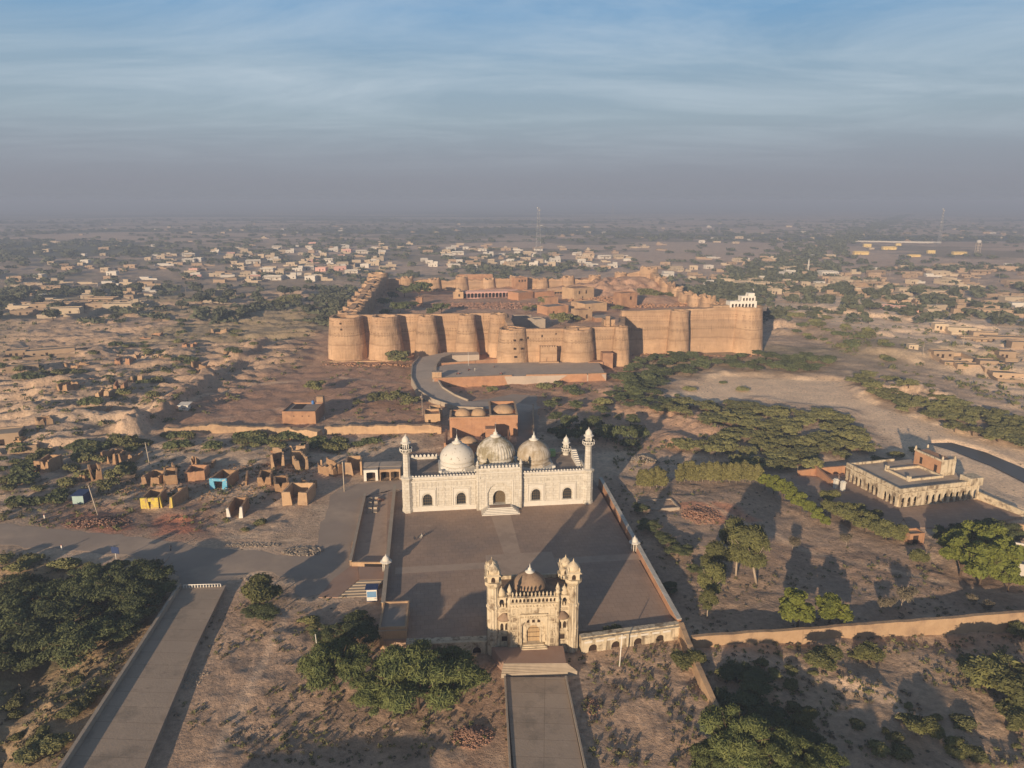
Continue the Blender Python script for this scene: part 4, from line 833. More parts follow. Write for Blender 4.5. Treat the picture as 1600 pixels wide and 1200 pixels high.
# ---- buildings inside the fort
Z = FZ + .3
b_ = bldg('palace', 'long red and white veranda building in the middle of the fort court', 'palace', (724, 466), (812, 464), 9, 4.4, Z, 'hp', 'roofpale', arc=(16, 2.3, 2.9, .6), par=.3)
b_ = bldg('domed_cabin', 'small domed cabin at the left end of the red veranda building', 'cabin', (708, 467), (724, 467), 6, 4.8, Z, 'mudpale', 'mudpale', wins=[(.6, 1.3, 1.8, 1.6)], par=.3)
part(lambda m: m.lathe([(2.2, 4.9), (2.3, 5.6), (1.8, 6.6), (1.0, 7.2), (.1, 7.6)], (3.6, 3), 20), 'dome', M['mudpale'], b_)
bldg('tower_house', 'tall mud tower house behind the right end of the red veranda building', 'house', (806, 456), (824, 455), 8, 10.5, Z, 'mud', 'roof', wins=[(.3, 1.3, 1.5, 7.6), (.55, 1.3, 1.5, 7.6), (.8, 1.3, 1.5, 7.6)])
bldg('fort_house', 'low pinkish house joined to the right of the tower house', 'house', (810, 469), (833, 466), 11, 4.8, Z, 'orange', 'mudpale')
bldg('fort_house', 'white columned lodge right of the tower house', 'house', (862, 463), (886, 462), 9, 4.6, Z, 'mudpale', 'hp', arc=(6, 2.2, 2.8, .5))
bldg('fort_wall_block', 'long low orange wall between the tower house and the columned lodge', 'wall', (826, 466), (866, 463), 1.2, 4.0, Z, 'orange', 'orange', par=0)
bldg('fort_house', 'roofless brick house directly left of the big round fort tree', 'house', (855, 492), (888, 489), 12, 4.5, Z, 'mud', 'roof', doors=[(.3, 1.2, 2, 0)])
bldg('fort_house', 'small raised mud room in front of the columned lodge', 'house', (852, 478), (872, 477), 8, 5.2, Z, 'mud', 'mud')
bldg('fort_house', 'two storey mud house with dark doors right of the columned lodge', 'house', (897, 470), (928, 467), 14, 8.2, Z, 'mudpale', 'mud', doors=[(.25, 1.2, 2.4, 4.4), (.6, 1.2, 2.4, 4.4)], wins=[(.42, 1, 1.2, 1.4)])
bldg('fort_house', 'wide low house with a flat grey roof before the two storey mud house', 'house', (914, 489), (948, 486), 16, 5.2, Z, 'mudpale', 'roof', wins=[(.2, 1, 1.4, 2.2)])
bldg('fort_house', 'square brick tower standing alone at the right of the fort court', 'tower', (970, 482), (995, 480), 9, 9.5, Z, 'mud', 'mud', wins=[(.6, 1.4, 2.2, 5.4)])
bldg('fort_house', 'small house with a dark doorway above the gate buildings', 'house', (904, 503), (925, 501), 8, 6.4, Z, 'mudpale', 'mud', doors=[(.6, 1.3, 2.4, 1.6)])
bldg('fort_house', 'pale flat shed roof beside the rough gate tower', 'shed', (930, 503), (955, 502), 9, 2.4, Z, 'mud', 'roofpale', par=0)
bldg('fort_house', 'ruined block along the back wall of the fort', 'ruin', (715, 441), (770, 440), 6, 5.0, Z, 'mud', 'mud', doors=[(.1, 1.5, 2.4, 0), (.5, 1.5, 2.4, 0)], par=1.2)
bldg('fort_house', 'low broken rooms behind the red veranda building', 'ruin', (735, 452), (765, 451), 8, 3.6, Z, 'orange', 'mud', par=.8)
bldg('fort_house', 'narrow roofless room beside the low broken rooms', 'ruin', (770, 453), (800, 452), 8, 3.4, Z, 'mud', 'dark', par=1.6)
bldg('fort_house', 'roofless mud enclosure between the tower house and the back wall', 'ruin', (845, 452), (880, 451), 12, 3.2, Z, 'mud', 'mud', par=1.2)
bldg('fort_house', 'broken mud house near the back wall right of the centre', 'ruin', (897, 452), (925, 450), 10, 7.0, Z, 'mud', 'mud', doors=[(.5, 1.4, 2.2, 2)])
bldg('fort_house', 'small blue grey shed behind the front gate wall', 'shed', (836, 516), (852, 515), 8, 5.5, FZ, 'stone', 'roof')
bldg('fort_house', 'roofless dark enclosure behind the first gate tower', 'ruin', (800, 512), (832, 512), 12, 4.0, FZ, 'roof', 'roof', par=1.5)
bldg('fort_house', 'low ruined store in the left shade of the fort court', 'ruin', (650, 478), (660, 478), 5, 5, FZ, 'mud', 'mud')
wp = thing('white_pavilion', 'small white two storey shrine on top of the right corner tower of the fort', 'shrine', (*fort_xy(206, -2.5), 23.9), R(FA))
part(lambda m: (m.arch_wall(0, 15, 0, 3.4, 0, .4, [(1.6 + k * 1.9, 1.2, .1, 1.8, .5) for k in range(7)]), m.box(0, 15, 2.6, 6, 0, 3.4), m.box(0, .4, .41, 2.6, 0, 3.4), m.box(14.6, 15, .41, 2.6, 0, 3.4)), 'arcade', M['whitepaint'], wp)
part(lambda m: (m.box(5, 15, .2, 6, 3.4, 3.6), m.arch_wall(6.5, 14.5, 3.6, 6.2, 1, 1.3, [(8 + k * 1.7, 1, 3.7, 5, .4) for k in range(4)]), m.box(6.5, 14.5, 2.2, 5.6, 3.6, 6.2), m.box(10.5, 14, 1.4, 5, 6.2, 7.8), m.box(9, 9.5, 1.4, 1.9, 6.2, 7.4)), 'upper_storey', M['whitepaint'], wp)
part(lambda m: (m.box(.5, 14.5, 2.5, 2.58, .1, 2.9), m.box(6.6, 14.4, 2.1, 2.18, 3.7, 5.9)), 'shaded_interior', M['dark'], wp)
part(lambda m: m.box(-9, -.02, .5, 4, 0, 1.4), 'side_terrace', M['mudpale'], wp)
# ---------------------------------------------------------------- tomb block behind the mosque
tb = thing('domed_tomb', 'orange brick tomb block with three low plaster domes behind the mosque', 'tomb', (*gp(703, 683, 0), 0), R(3)); TL = 23.8
m = MB(); m.box(0, TL, 0, 10, -1, 6.3); m.box(14.4, TL, 10, 19, -1, 6.3)
for x0, x1, y0, y1, h in ((0, 14.0, 0, .5, 7.1), (0, 14.0, 9.5, 10, 7.1), (0, .5, .5, 9.5, 7.1), (14.0, TL, 0, .5, 7.6), (14.0, TL, 18.5, 19, 7.6), (14.0, 14.5, .5, 18.5, 7.6), (TL - .5, TL, .5, 18.5, 7.6)): m.box(x0, x1, y0, y1, 6.3, h)
m.build('wall', M['orange'], tb)
part(lambda m: (m.box(.51, 13.99, .51, 9.49, 6.3, 6.34), m.box(14.51, TL - .51, .51, 18.49, 6.3, 6.35)), 'roof', M['roof'], tb)
part(lambda m: [m.box(.3 + k * .8, .75 + k * .8, -.14, -.0, 6.2, 6.6) for k in range(29)], 'dentil_band', M['mud'], tb)
part(lambda m: (m.box(-.1, 14.0, -.1, .6, 7.1, 7.25), m.box(13.95, TL + .1, -.1, .6, 7.6, 7.75), m.box(13.9, 14.6, .6, 18.4, 7.6, 7.75), m.box(TL - .6, TL + .1, .6, 18.4, 7.6, 7.75), m.box(-.1, .6, .6, 9.4, 7.1, 7.25)), 'coping', M['mudpale'], tb)
for x, y, r in ((4.6, 5, 2.9), (10.2, 5, 2.7), (19.2, 9, 4.0)):
    part(lambda m: m.lathe([(r * 1.05, 6.3), (r, 6.9), (r * .93, 7.5), (r * .75, 8.2), (r * .45, 8.75), (r * .12, 8.95)], (x, y), 28), 'dome', M['mudpale'], tb)
tc_ = thing('tomb_forecourt', 'walled forecourt with a small dome between the mosque and the orange tomb block', 'courtyard', (*gp(694, 712, 0), 0), R(3))
part(lambda m: (m.box(0, .6, 0, 15, -1, 4.4), m.box(.6, 22, 0, .6, -1, 3.6), m.box(12, 12.5, .6, 9, -1, 3.6), m.box(21.4, 22, .6, 15, -1, 3.8), m.box(13.6, 17, 9, 12.5, -1, 6.0)), 'wall', M['orange'], tc_)
part(lambda m: m.box(.61, 21.39, .61, 14.9, -.5, .25), 'floor', M['roof'], tc_)
part(lambda m: (m.box(4, 11.9, 2, 8, .3, 2.6), m.lathe([(3, 2.6), (2.9, 3.2), (2.4, 3.9), (1.4, 4.5), (.2, 4.8)], (8, 5), 24)), 'domed_chamber', M['mudpale'], tc_)
wall_thing('lane_wall', 'thin tall wall on the right side of the lane behind the mosque', 'wall', PP([(834, 706), (833, 640)]), -.5, [2.4, 2.4], .5, M['mudpale'], 9, .05)
bldg('small_house', 'small two room mud house left of the orange tomb block', 'house', (664, 663), (688, 662), 7, 3.0, 0, 'mudpale', 'mud', par=.9, doors=[(.3, .9, 1.7, 0)])
bldg('small_house', 'roofless mud room behind the small two room house', 'ruin', (673, 655), (691, 654), 6, 2.6, 0, 'mudpale', 'dark', par=1.2)
# ---------------------------------------------------------------- arcaded pavilion on the right
px0 = gp(1403, 793, 0); px1 = gp(1521, 779, 0)
pz = thing('arcaded_hall', 'flat roofed weathered hall with arcades on two sides and a rooftop room', 'hall', (*px0, 0), math.atan2(px1[1] - px0[1], px1[0] - px0[0])); PLn = math.dist(px0, px1) + .8; PD = 20.5
m = MB(); nA = 13; bay = PLn / nA
m.arch_wall(0, PLn, -1, 4.2, -.5, 0, [(bay * (k + .5), 1.25, .2, 2.2, .75) for k in range(nA) if k not in (3,)])
q = MB(); q.arch_wall(0, PD, -1, 4.2, -.5, 0, [(1.2 + k * 1.62, 1.2, .2, 2.2, .75) for k in range(12) if k not in (4, 8)]); m.add(q.v, q.f, False, Matrix.Translation((0, PD, 0)) @ Matrix.Rotation(-math.pi / 2, 4, 'Z'))
m.build('arcade', M['gate'], pz)
part(lambda m: m.box(2.2, PLn, 2.2, PD, -1, 4.15), 'inner_wall', M['gatetrim'], pz)
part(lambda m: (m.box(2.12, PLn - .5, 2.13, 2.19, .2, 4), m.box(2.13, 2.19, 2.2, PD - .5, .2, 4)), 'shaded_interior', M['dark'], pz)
part(lambda m: (m.box(-.9, PLn + .4, -.9, PD + .2, 4.2, 4.45)), 'eave', M['gatetrim'], pz)
part(lambda m: (m.box(-.6, PLn, -.6, -.1, 4.46, 5.6), m.box(-.6, -.1, -.1, PD, 4.46, 5.6), m.box(-.1, PLn - 10, PD - .5, PD, 4.46, 5.4), m.box(PLn - 4, PLn + .3, -1.2, 2.4, 4.46, 6.6)), 'parapet', M['gate'], pz)
part(lambda m: m.box(-.09, PLn - .1, -.09, PD - .51, 4.46, 4.75), 'roof', M['roofpale'], pz)
part(lambda m: (m.box(7.4, 19, 5.2, 5.7, 4.75, 5.4), m.box(7.4, 7.9, 5.7, 14, 4.75, 5.4), m.box(7.9, 19, 13.5, 14, 4.75, 5.4), m.box(7.2, 8.0, 5.0, 5.9, 4.75, 6.2), m.box(7.2, 8.0, 13.3, 14.2, 4.75, 6.4), m.box(18.5, 19, 5.7, 13.5, 4.75, 5.4)), 'roof_kerb', M['gatetrim'], pz)
rr = part(lambda m: (m.box(19.2, 23.6, 6.5, 16.5, 4.75, 9.0)), 'rooftop_room', M['mud'], pz)
part(lambda m: m.box(19.15, 19.25, 8, 9, 5.2, 7.4), 'doorway', M['dark'], rr); part(lambda m: m.box(19.15, 19.25, 13.4, 14.3, 5.8, 7.8), 'doorway', M['dark'], rr)
part(lambda m: (m.box(19.0, 19.5, 6.3, 16.7, 9.0, 9.5), m.box(19.5, 23.8, 6.3, 6.8, 9.0, 9.5), [m.lathe([(.35, 9.5), (.3, 10.2), (.05, 10.6)], (x, y), 8) for x in (19.3, 23.5) for y in (6.6, 16.4)], m.box(19.0, 23.8, 6.3, 6.48, 4.8, 9.0)), 'parapet', M['gate'], rr)
sheet('pavilion_terrace', [gp(1385, 850), gp(1420, 800), gp(1336, 752), gp(1255, 745), gp(1230, 752), gp(1330, 800)], .25, M['court'], 1.5)
sheet('pavilion_terrace', [gp(1402, 796), gp(1520, 782), gp(1598, 808), gp(1500, 826), gp(1420, 826)], .3, M['court'], 1.5)
wall_thing('terrace_wall', 'orange wall of the sloping approach left of the arcaded hall', 'wall', PP([(1273, 740), (1300, 761)]), -1, [2.6, 2.0], .6, M['orange'], 1, .05)
wall_thing('terrace_wall', 'long pale wall joining the approach to the back corner of the arcaded hall', 'wall', PP([(1246, 744), (1274, 741), (1334, 738)]), -1, [1.8, 2.0, 2.4], .6, M['orange'], 2, .05)
wall_thing('terrace_wall', 'pierced balustrade wall running right from the arcaded hall', 'wall', PP([(1524, 778), (1560, 792), (1598, 808)]), -1, [2.2, 1.8, 1.8], .6, M['gatetrim'], 3, .06)
wall_thing('terrace_wall', 'pale stub wall at the right end of the terrace', 'wall', PP([(1560, 826), (1640, 836)]), -1, [2.0, 2.0], .9, M['mudpale'], 4, .1)
for a, b in ((1305, 764), (1316, 768)):
    x, y = gp(a, b); g = thing('gate_post', ('left' if a < 1310 else 'right') + ' of the two white gate posts beside the arcaded hall', 'gate post', (x, y, 0), R(14))
    part(lambda m: (m.box(-.5, .5, -.5, .5, -.5, 2.7)), 'post', M['white'], g); part(lambda m: (m.box(-.65, .65, -.65, .65, 2.7, 2.9), m.box(-.4, .4, -.4, .4, 2.9, 3.2)), 'cap', M['white'], g)
bldg('farm_house', 'low white house partly hidden by bright trees at the right edge', 'house', (1575, 905), (1625, 915), 12, 3.6, 0, 'hw', 'roofpale')
bldg('farm_house', 'small reddish gatehouse at the garden corner below the arcaded hall', 'gatehouse', (1420, 852), (1443, 850), 3, 2.4, 0, 'mud', 'mudpale', doors=[(.4, 1.4, 2.4, 0)])
# ---------------------------------------------------------------- buildings on the left
h1 = bldg('mud_house', 'square mud house with a half open roof standing alone left of the tomb block', 'house', (442, 664), (494, 664), 12.5, 4.6, 0, 'mud', 'roof', wins=[(.35, .4, .4, 3.2), (.6, .4, .4, 3.2), (.8, .4, .4, 3.2)], par=.6)
part(lambda m: m.box(2.0, 6.0, 4.8, 11.6, 4.69, 4.74), 'open_bay', M['dark'], h1)
part(lambda m: m.box(9.5, 12, 12.6, 15, -1, 7.4), 'rear_tower', M['mudpale'], h1)
part(lambda m: m.lathe([(.5, 4.7), (.55, 5), (.55, 5.9), (.3, 6.1)], (8.3, 11.8), 12), 'water_tank', M['tarp'], h1)
tlt = thing('toilet_block', 'small white block with a pitched sheet roof casting a long shadow', 'hut', (*gp(280, 647), 0), R(2))
part(lambda m: m.box(0, 3.6, 0, 2.6, -.5, 3.4), 'wall', M['whitepaint'], tlt)
part(lambda m: m.add([(-.4, -.5, 3.4), (4, -.5, 3.4), (4.3, 3.4, 3.9), (-.1, 3.4, 3.9), (-.4, -.5, 3.55), (4, -.5, 3.55), (4.3, 3.4, 4.05), (-.1, 3.4, 4.05)], [(3, 2, 1, 0), (4, 5, 6, 7), (0, 1, 5, 4), (1, 2, 6, 5), (2, 3, 7, 6), (3, 0, 4, 7)]), 'roof', M['whitepaint'], tlt)
part(lambda m: m.box(1.3, 2.6, -.05, .0, 1.9, 2.5), 'vent', M['hroof'], tlt)
wall_thing('ruined_wall', 'long crumbling buff wall stretching from the mound to the mud house', 'wall', [gt(258, 676)[:2], gt(330, 675)[:2], gt(400, 676)[:2], gt(456, 678)[:2]], -1.5, [2.0, 2.4, 2.2, 2.0], 1.6, M['mudpale'], 11, .5, thb=3.2, step=1)
wall_thing('ruined_wall', 'thick eroded wall lump directly left of the break in the long buff wall', 'wall', [gt(457, 682)[:2], gt(500, 686)[:2]], -1.5, [3.0, 2.4], 3.0, M['mudpale'], 12, .6, thb=5, step=1)
wall_thing('ruined_wall', 'crumbling buff wall between the break and the small two room house', 'wall', [gt(508, 678)[:2], gt(580, 676)[:2], gt(690, 676)[:2]], -1.5, [2.4, 2.8, 2.4], 1.8, M['mudpale'], 13, .6, thb=3.2, step=1)
RUINS = []
# roofless rooms: (label, front left px, front right px, depth, height, facade material, front openings, back/side drop)
def ruin(label, a, b, depth, h, mat='ruin', gaps=((.4, .6, 0),), face=None, seed=0, amp=.45, sides=(1, 1, 1), lintel=None, group=None):
    x0, y0, z0 = gt(*a); x1, y1, z1 = gt(*b); L = math.dist((x0, y0), (x1, y1)); rz = math.atan2(y1 - y0, x1 - x0); zb = min(z0, z1)
    t = thing('roofless_room', label, 'ruin', (x0, y0, zb), rz, group); r = random.Random(seed)
    m = MB(); rag_line(m, [(0, 0), (L, 0)], -.8, [h, h], .55, .6, seed, amp, .55, gaps); m.build('front_wall', M[face or mat], t)
    m = MB()
    if sides[0]: rag_line(m, [(.28, .35), (.28, depth)], -.8, [h, h * sides[0]], .5, .6, seed + 1, amp, .8)
    if sides[1]: rag_line(m, [(L - .28, .35), (L - .28, depth)], -.8, [h, h * sides[1]], .5, .6, seed + 2, amp, .8)
    if sides[2]: rag_line(m, [(.6, depth), (L - .6, depth)], -.8, [h * sides[2], h * sides[2]], .5, .6, seed + 3, amp * 1.3, .8)
    m.build('side_walls', M[mat], t)
    if lintel: part(lambda m_: m_.box(L * lintel[0], L * lintel[1], -.32, .32, lintel[2], h - .05), 'lintel', M[face or mat], t)
    part(lambda m_: m_.prism([(.5, .4), (L - .5, .4), (L - .5, depth - .2), (.5, depth - .2)], -.6, .12), 'earth_floor', M['mound'], t)
    return t
ruin('bright yellow fronted roofless room with an arched doorway', (221, 794), (249, 794), 6.5, 3.1, gaps=((.44, .62, 0),), face='yellow', seed=1, amp=.12, lintel=(.43, .63, 2.1))
ruin('roofless room with one yellow pier, joined to the right of the yellow front', (252, 793), (271, 793), 7.5, 3.4, gaps=((.05, .78, 0),), face='yellow', seed=2, amp=.2, sides=(0, 1, .8))
ruin('roofless room with blue painted piers either side of a wide doorway', (329, 764), (356, 764), 7, 3.4, gaps=((.26, .74, 0),), face='blue', seed=3, amp=.12, lintel=(.2, .8, 2.6))
ruin('three sided roofless room with two white painted front piers', (355, 810), (380, 809), 7, 3.0, gaps=((.24, .76, 0),), face='whitepaint', seed=4, amp=.15)
ruin('tall roofless room with plain buff piers at the edge of the bank', (442, 790), (481, 789), 7, 4.0, 'mudpale', gaps=((.34, .64, 0),), seed=5, amp=.12)
ruin('roofless room with battlement-like stubs behind the tall buff one', (430, 770), (453, 768), 7, 2.8, 'ruin', gaps=((.15, .2, 2.2), (.4, .44, 2.2), (.65, .7, 2.2)), seed=6, amp=.25)
ruin('small square room with a low hole in its front wall', (403, 759), (424, 758), 6, 2.7, 'ruin', gaps=((.45, .52, 1.6),), seed=7, amp=.2)
ruin('long pinkish walled room behind the blue one', (290, 752), (321, 750), 6, 3.0, 'mud', gaps=((.92, .98, 1.0),), seed=8, amp=.25)
ruin('room with an off-centre tall doorway at the left of the middle row', (223, 759), (250, 757), 6, 3.0, 'ruin', gaps=((.3, .46, 0),), seed=9, amp=.35)
ruin('plain walled room next to the one with the tall doorway', (256, 757), (278, 756), 6, 3.0, 'ruin', gaps=((0, .1, 1.4),), seed=10, amp=.25)
ruin('lone house shell with an arch and a small window far to the left', (56, 737), (78, 738), 6, 3.6, 'ruin', gaps=((.15, .42, 0), (.64, .76, 2.3)), seed=11, amp=.3, lintel=(.14, .43, 2.5))
ruin('broken shell with two round topped stubs beside the far power pole', (158, 723), (182, 725), 7, 3.4, 'ruin', gaps=((.1, .42, .6), (.62, .8, .3)), seed=12, amp=.8, sides=(.7, .5, .9))
ruin('collapsed stubs right of the two round topped stubs', (186, 722), (208, 724), 6, 2.6, 'ruin', gaps=((.2, .72, .2),), seed=13, amp=.9, sides=(.5, .8, .3))
ruin('low arch fragment behind the near leaning power pole', (122, 752), (134, 752), 3.5, 2.2, 'ruin', gaps=((.3, .6, 0),), seed=14, amp=.5, sides=(.6, .4, 0), lintel=(.28, .62, 1.6))
ruin('dark broken corner with a jagged wall beside the low arch fragment', (143, 752), (160, 748), 5, 3.6, 'ruin', gaps=((.2, .5, 1.2),), seed=15, amp=.9, sides=(1, 1, 1))
ruin('thin leaning pier ruin between the blue room and the small square one', (376, 760), (386, 758), 6, 1.2, 'ruin', gaps=((.3, .9, .2),), seed=16, amp=.5, sides=(0, 2.4, 0))
ruin('tall slender broken piers in the back row of ruins', (424, 733), (445, 731), 8, 4.0, 'mudpale', gaps=((.25, .85, .3),), seed=17, amp=.8, sides=(.8, .8, .9))
ruin('pair of worn piers at the right end of the back row', (462, 737), (482, 733), 9, 3.6, 'mudpale', gaps=((.3, .75, .2),), seed=18, amp=.8, sides=(.9, .8, 1))
ruin('flat topped wall piece at the back edge of the ruins', (454, 712), (478, 711), 5, 3.4, 'mudpale', gaps=((.2, .35, 2.3),), seed=19, amp=.4, sides=(0, .8, 0))
ruin('crumbled wall corner nearest the curve of the road', (478, 770), (495, 762), 6, 2.4, 'ruin', gaps=((.3, .6, .6),), seed=20, amp=.9, sides=(.5, .9, .3))
ruin('low pinkish wall remains left of the back row', (424, 716), (437, 714), 4, 2.4, 'mud', gaps=((.5, .7, .8),), seed=21, amp=.7, sides=(.6, .4, 0))
ruin('small eroded stump ruin standing in the open behind the middle row', (300, 728), (308, 728), 3, 2.8, 'ruin', gaps=((.4, .7, .6),), seed=22, amp=.9, sides=(.5, .5, 0))
ruin('scattered low stubs right of the small eroded stump', (318, 732), (334, 731), 4, 1.6, 'ruin', gaps=((.3, .6, .2),), seed=23, amp=.9, sides=(.7, .4, .6))
ruin('broken wall behind the plain walled room', (260, 742), (276, 741), 4, 2.2, 'ruin', gaps=((.35, .75, .3),), seed=24, amp=.7, sides=(.5, 1, .4))
ruin('isolated two pier stub near the road bend', (497, 733), (504, 733), 2, 2.4, 'mudpale', gaps=((.35, .65, .4),), seed=25, amp=.6, sides=(.2, .2, 0))
ruin('ragged sloping wall beside the tall road-side pole', (520, 745), (536, 740), 7, 3.0, 'ruin', gaps=((.3, .5, 1.0),), seed=26, amp=.9, sides=(.6, 1.1, 0))
ruin('open fronted shed-like room right of the tall road-side pole', (540, 744), (566, 742), 6, 4.2, 'mudpale', gaps=((.5, .9, 0),), seed=27, amp=.2, sides=(1, .9, 1))
for lab, a, b, arc_ in (('small shop with white framed opening by the road behind the court', (569, 751), (591, 750), 1), ('small tan shop beside the white framed one', (594, 750), (626, 749), 2)):
    s_ = bldg('roadside_shop', lab, 'shop', a, b, 6, 3.4, 0, 'mudpale' if arc_ == 2 else 'whitepaint', 'roofpale', arc=(arc_, 2.6, 2.5, .2), par=0)
for i, (a, b) in enumerate([(120, 640), (150, 622), (178, 612), (95, 655), (205, 598), (232, 585), (160, 650), (60, 668), (130, 600), (90, 610), (250, 560), (285, 545), (300, 575), (210, 560), (180, 570), (15, 690), (330, 520), (235, 530), (350, 555), (140, 560), (60, 590), (100, 575)]):
    o_ = ruin(None, (a, b), (a + 16 + (i * 5) % 9, b - (i % 3)), 5 + i % 4, 1.7 + (i * 7 % 5) * .35, ['ruin', 'mudpale', 'mud'][i % 3], gaps=((.15 + (i % 4) * .1, .5 + (i % 3) * .1, .2),), seed=50 + i, amp=.9, sides=(.9, .5 + (i % 3) * .2, .8 * (i % 2))); RUINS.append(o_)
# ---------------------------------------------------------------- roadside kiosks, signs, graves
def hut(lab, px, w, d, h, front, side):
    x, y, z = gt(*px); t = thing('roadside_kiosk', lab, 'kiosk', (x, y, z), R(4)); part(lambda m: m.box(0, w, 0, d, -.3, h), 'body', M[side], t); part(lambda m: m.box(.05, w - .05, -.08, 0, .2, h - .25), 'front_panel', M[front], t); part(lambda m: m.box(-.2, w + .2, -.5, d + .2, h, h + .12), 'roof', M[side], t)
    return t
hut('dark cabin with a pale teal front beside the leaning power pole', (114, 788), 3.0, 4.0, 2.6, 'teal', 'navy')
k2 = hut('white and blue poster cabin at the foot of the side stair', (573, 940), 2.2, 1.6, 2.9, 'whitepaint', 'navy')
part(lambda m: m.box(.15, 2.05, -.11, -.085, 1.0, 2.3), 'poster', M['posterblue'], k2)
x, y, z = gt(182, 876); s = thing('road_sign', 'dark blue board on a white post beside the road', 'sign', (x, y, z), R(-12)); part(lambda m: m.tube((0, 0, -.5), (0, 0, 3.2), .09), 'post', M['whitepaint'], s); part(lambda m: m.box(-.9, 1.1, -.12, -.04, 1.9, 3.5), 'board', M['navy'], s)
for lab, px in (('short white marker post left of the dark blue sign', (97, 860)), ('short white marker post near the teal cabin', (70, 812))):
    x, y, z = gt(*px); s = thing('marker_post', lab, 'post', (x, y, z)); part(lambda m: m.box(-.14, .14, -.1, .1, -.4, 1.3), 'post', M['whitepaint'], s); part(lambda m: m.box(-.16, .16, -.12, .12, 1.3, 1.42), 'cap', M['redmetal'], s)
for k, px in enumerate([(578, 800), (586, 799), (578, 791), (587, 790), (579, 784), (588, 783)]):
    x, y = gp(*px); g = thing('grave', ['grey slab grave nearest the front, left column', 'grey slab grave nearest the front, right column', 'grey slab grave in the middle of the left column', 'grey slab grave in the middle of the right column', 'grey slab grave at the back of the left column', 'grey slab grave at the back of the right column'][k], 'grave', (x, y, 0), R(6), 'slab graves in the sunken plot')
    part(lambda m: m.box(-.6, .6, -1.1, 1.1, -.1, .3), 'slab', M['stone'], g); part(lambda m: m.box(-.45, .45, .75, .95, .3, .9), 'headstone', M['stone'], g)
# power poles
def pole(lab, px, h, lean=0, arm=True, mat='pole', group=None, xyz=None, tr=None, r=.16):
    x, y, z = xyz or gt(*px); t = thing('power_pole', lab, 'pole', (x, y, z), R(20), group); t.rotation_euler = (0, R(lean), R(0))
    part(lambda m: m.tube((0, 0, -.6), (0, 0, h), r, r * .65, 8), 'shaft', M[mat], t)
    if arm: part(lambda m: (m.box(-.9, .9, -.06, .06, h - .55, h - .42)), 'crossarm', M['darkwood'], t); part(lambda m: [m.lathe([(.07, h - .42), (.09, h - .3), (.04, h - .15)], (q, 0), 6) for q in (-.8, 0, .8)], 'insulators', M['stone'], t)
    return t
pole('leaning power pole beside the dark cabin with a teal front', (153, 805), 8.5, -9)
pole('power pole standing among the ruins with two round topped stubs', (234, 727), 7.6, -4)
pole('pale road-side pole just left of the open fronted room', (538, 768), 9.0, 0, False)
pole('thin pole on the bank below the small two room house', (660, 650), 9.0, 0, False, r=.1)
pole('slim white pole standing among bushes in the left foreground', (498, 1031), 5.2, -3, False, 'whitepaint', r=.11)
pole('slim white pole on the bare ground right of the gate steps', (968, 1041), 6.4, 2, False, 'whitepaint', r=.13)
pole('white flag pole on the terrace below the fort', None, 6.5, 0, False, 'whitepaint', xyz=(*gp(732, 571, TZ), TZ), r=.1)
pole('short white post beside the square mud house', (507, 656), 1.2, 0, False, 'whitepaint')
# ---------------------------------------------------------------- people and motorbikes
def person_mesh(seated=False, col=(.12, .1, .1)):
    bm = bmesh.new(); L = bm.verts.layers.skin.verify()
    if seated: J = {'pel': (0, 0, .22, .17), 'ch': (0, .05, .62, .17), 'nk': (0, .02, .80, .06), 'hd': (0, -.02, .96, .1), 'top': (0, -.02, 1.06, .07), 'kl': (-.2, -.4, .38, .09), 'kr': (.2, -.4, .38, .09), 'fl': (-.16, -.55, .06, .06), 'fr': (.16, -.55, .06, .06), 'el': (-.3, -.05, .5, .055), 'er': (.3, -.05, .5, .055), 'hl': (-.2, -.3, .42, .04), 'hr': (.2, -.3, .42, .04)}
    else: J = {'pel': (0, 0, .95, .16), 'ch': (0, 0, 1.35, .17), 'nk': (0, 0, 1.52, .06), 'hd': (0, -.02, 1.63, .1), 'top': (0, -.02, 1.73, .07), 'kl': (-.11, -.06, .5, .09), 'kr': (.12, .06, .5, .09), 'fl': (-.12, 0, .05, .06), 'fr': (.13, .14, .05, .06), 'el': (-.28, .02, 1.12, .055), 'er': (.28, 0, 1.12, .055), 'hl': (-.3, -.08, .86, .04), 'hr': (.3, -.1, .88, .04)}
    v = {}
    for k, (x, y, z, r) in J.items(): q = bm.verts.new((x, y, z)); q[L].radius = (r, r * .85); v[k] = q
    v['pel'][L].use_root = True
    for a, b in (('pel', 'ch'), ('ch', 'nk'), ('nk', 'hd'), ('hd', 'top'), ('pel', 'kl'), ('kl', 'fl'), ('pel', 'kr'), ('kr', 'fr'), ('ch', 'el'), ('el', 'hl'), ('ch', 'er'), ('er', 'hr')): bm.edges.new((v[a], v[b]))
    me_ = bpy.data.meshes.new('person'); bm.to_mesh(me_); bm.free(); return me_
M['cloth'] = mk('dark_cloth', (.07, .075, .09), (.05, .05, .06), bump=0); M['clothpale'] = mk('pale_cloth', (.45, .42, .36), (.4, .37, .32), bump=0)
ms, md = person_mesh(), person_mesh(True)
def person(lab, x, y, z, rz, mesh, mat):
    me_ = mesh.copy(); ob = bpy.data.objects.new('person', me_); COL.objects.link(ob); me_.materials.append(M[mat]); ob.modifiers.new('skin', 'SKIN'); s_ = ob.modifiers.new('sub', 'SUBSURF'); s_.levels = s_.render_levels = 1
    ob.location = (x, y, z); ob.rotation_euler = (0, 0, R(rz)); return tag(ob, lab, 'person')
person('person in dark clothes walking across the road junction', *gp(267, 861, .07), .07, 60, ms, 'cloth')
person('person in dark clothes sitting left of the other two on the court floor', *gp(648, 843, 2), 2, 20, md, 'cloth')
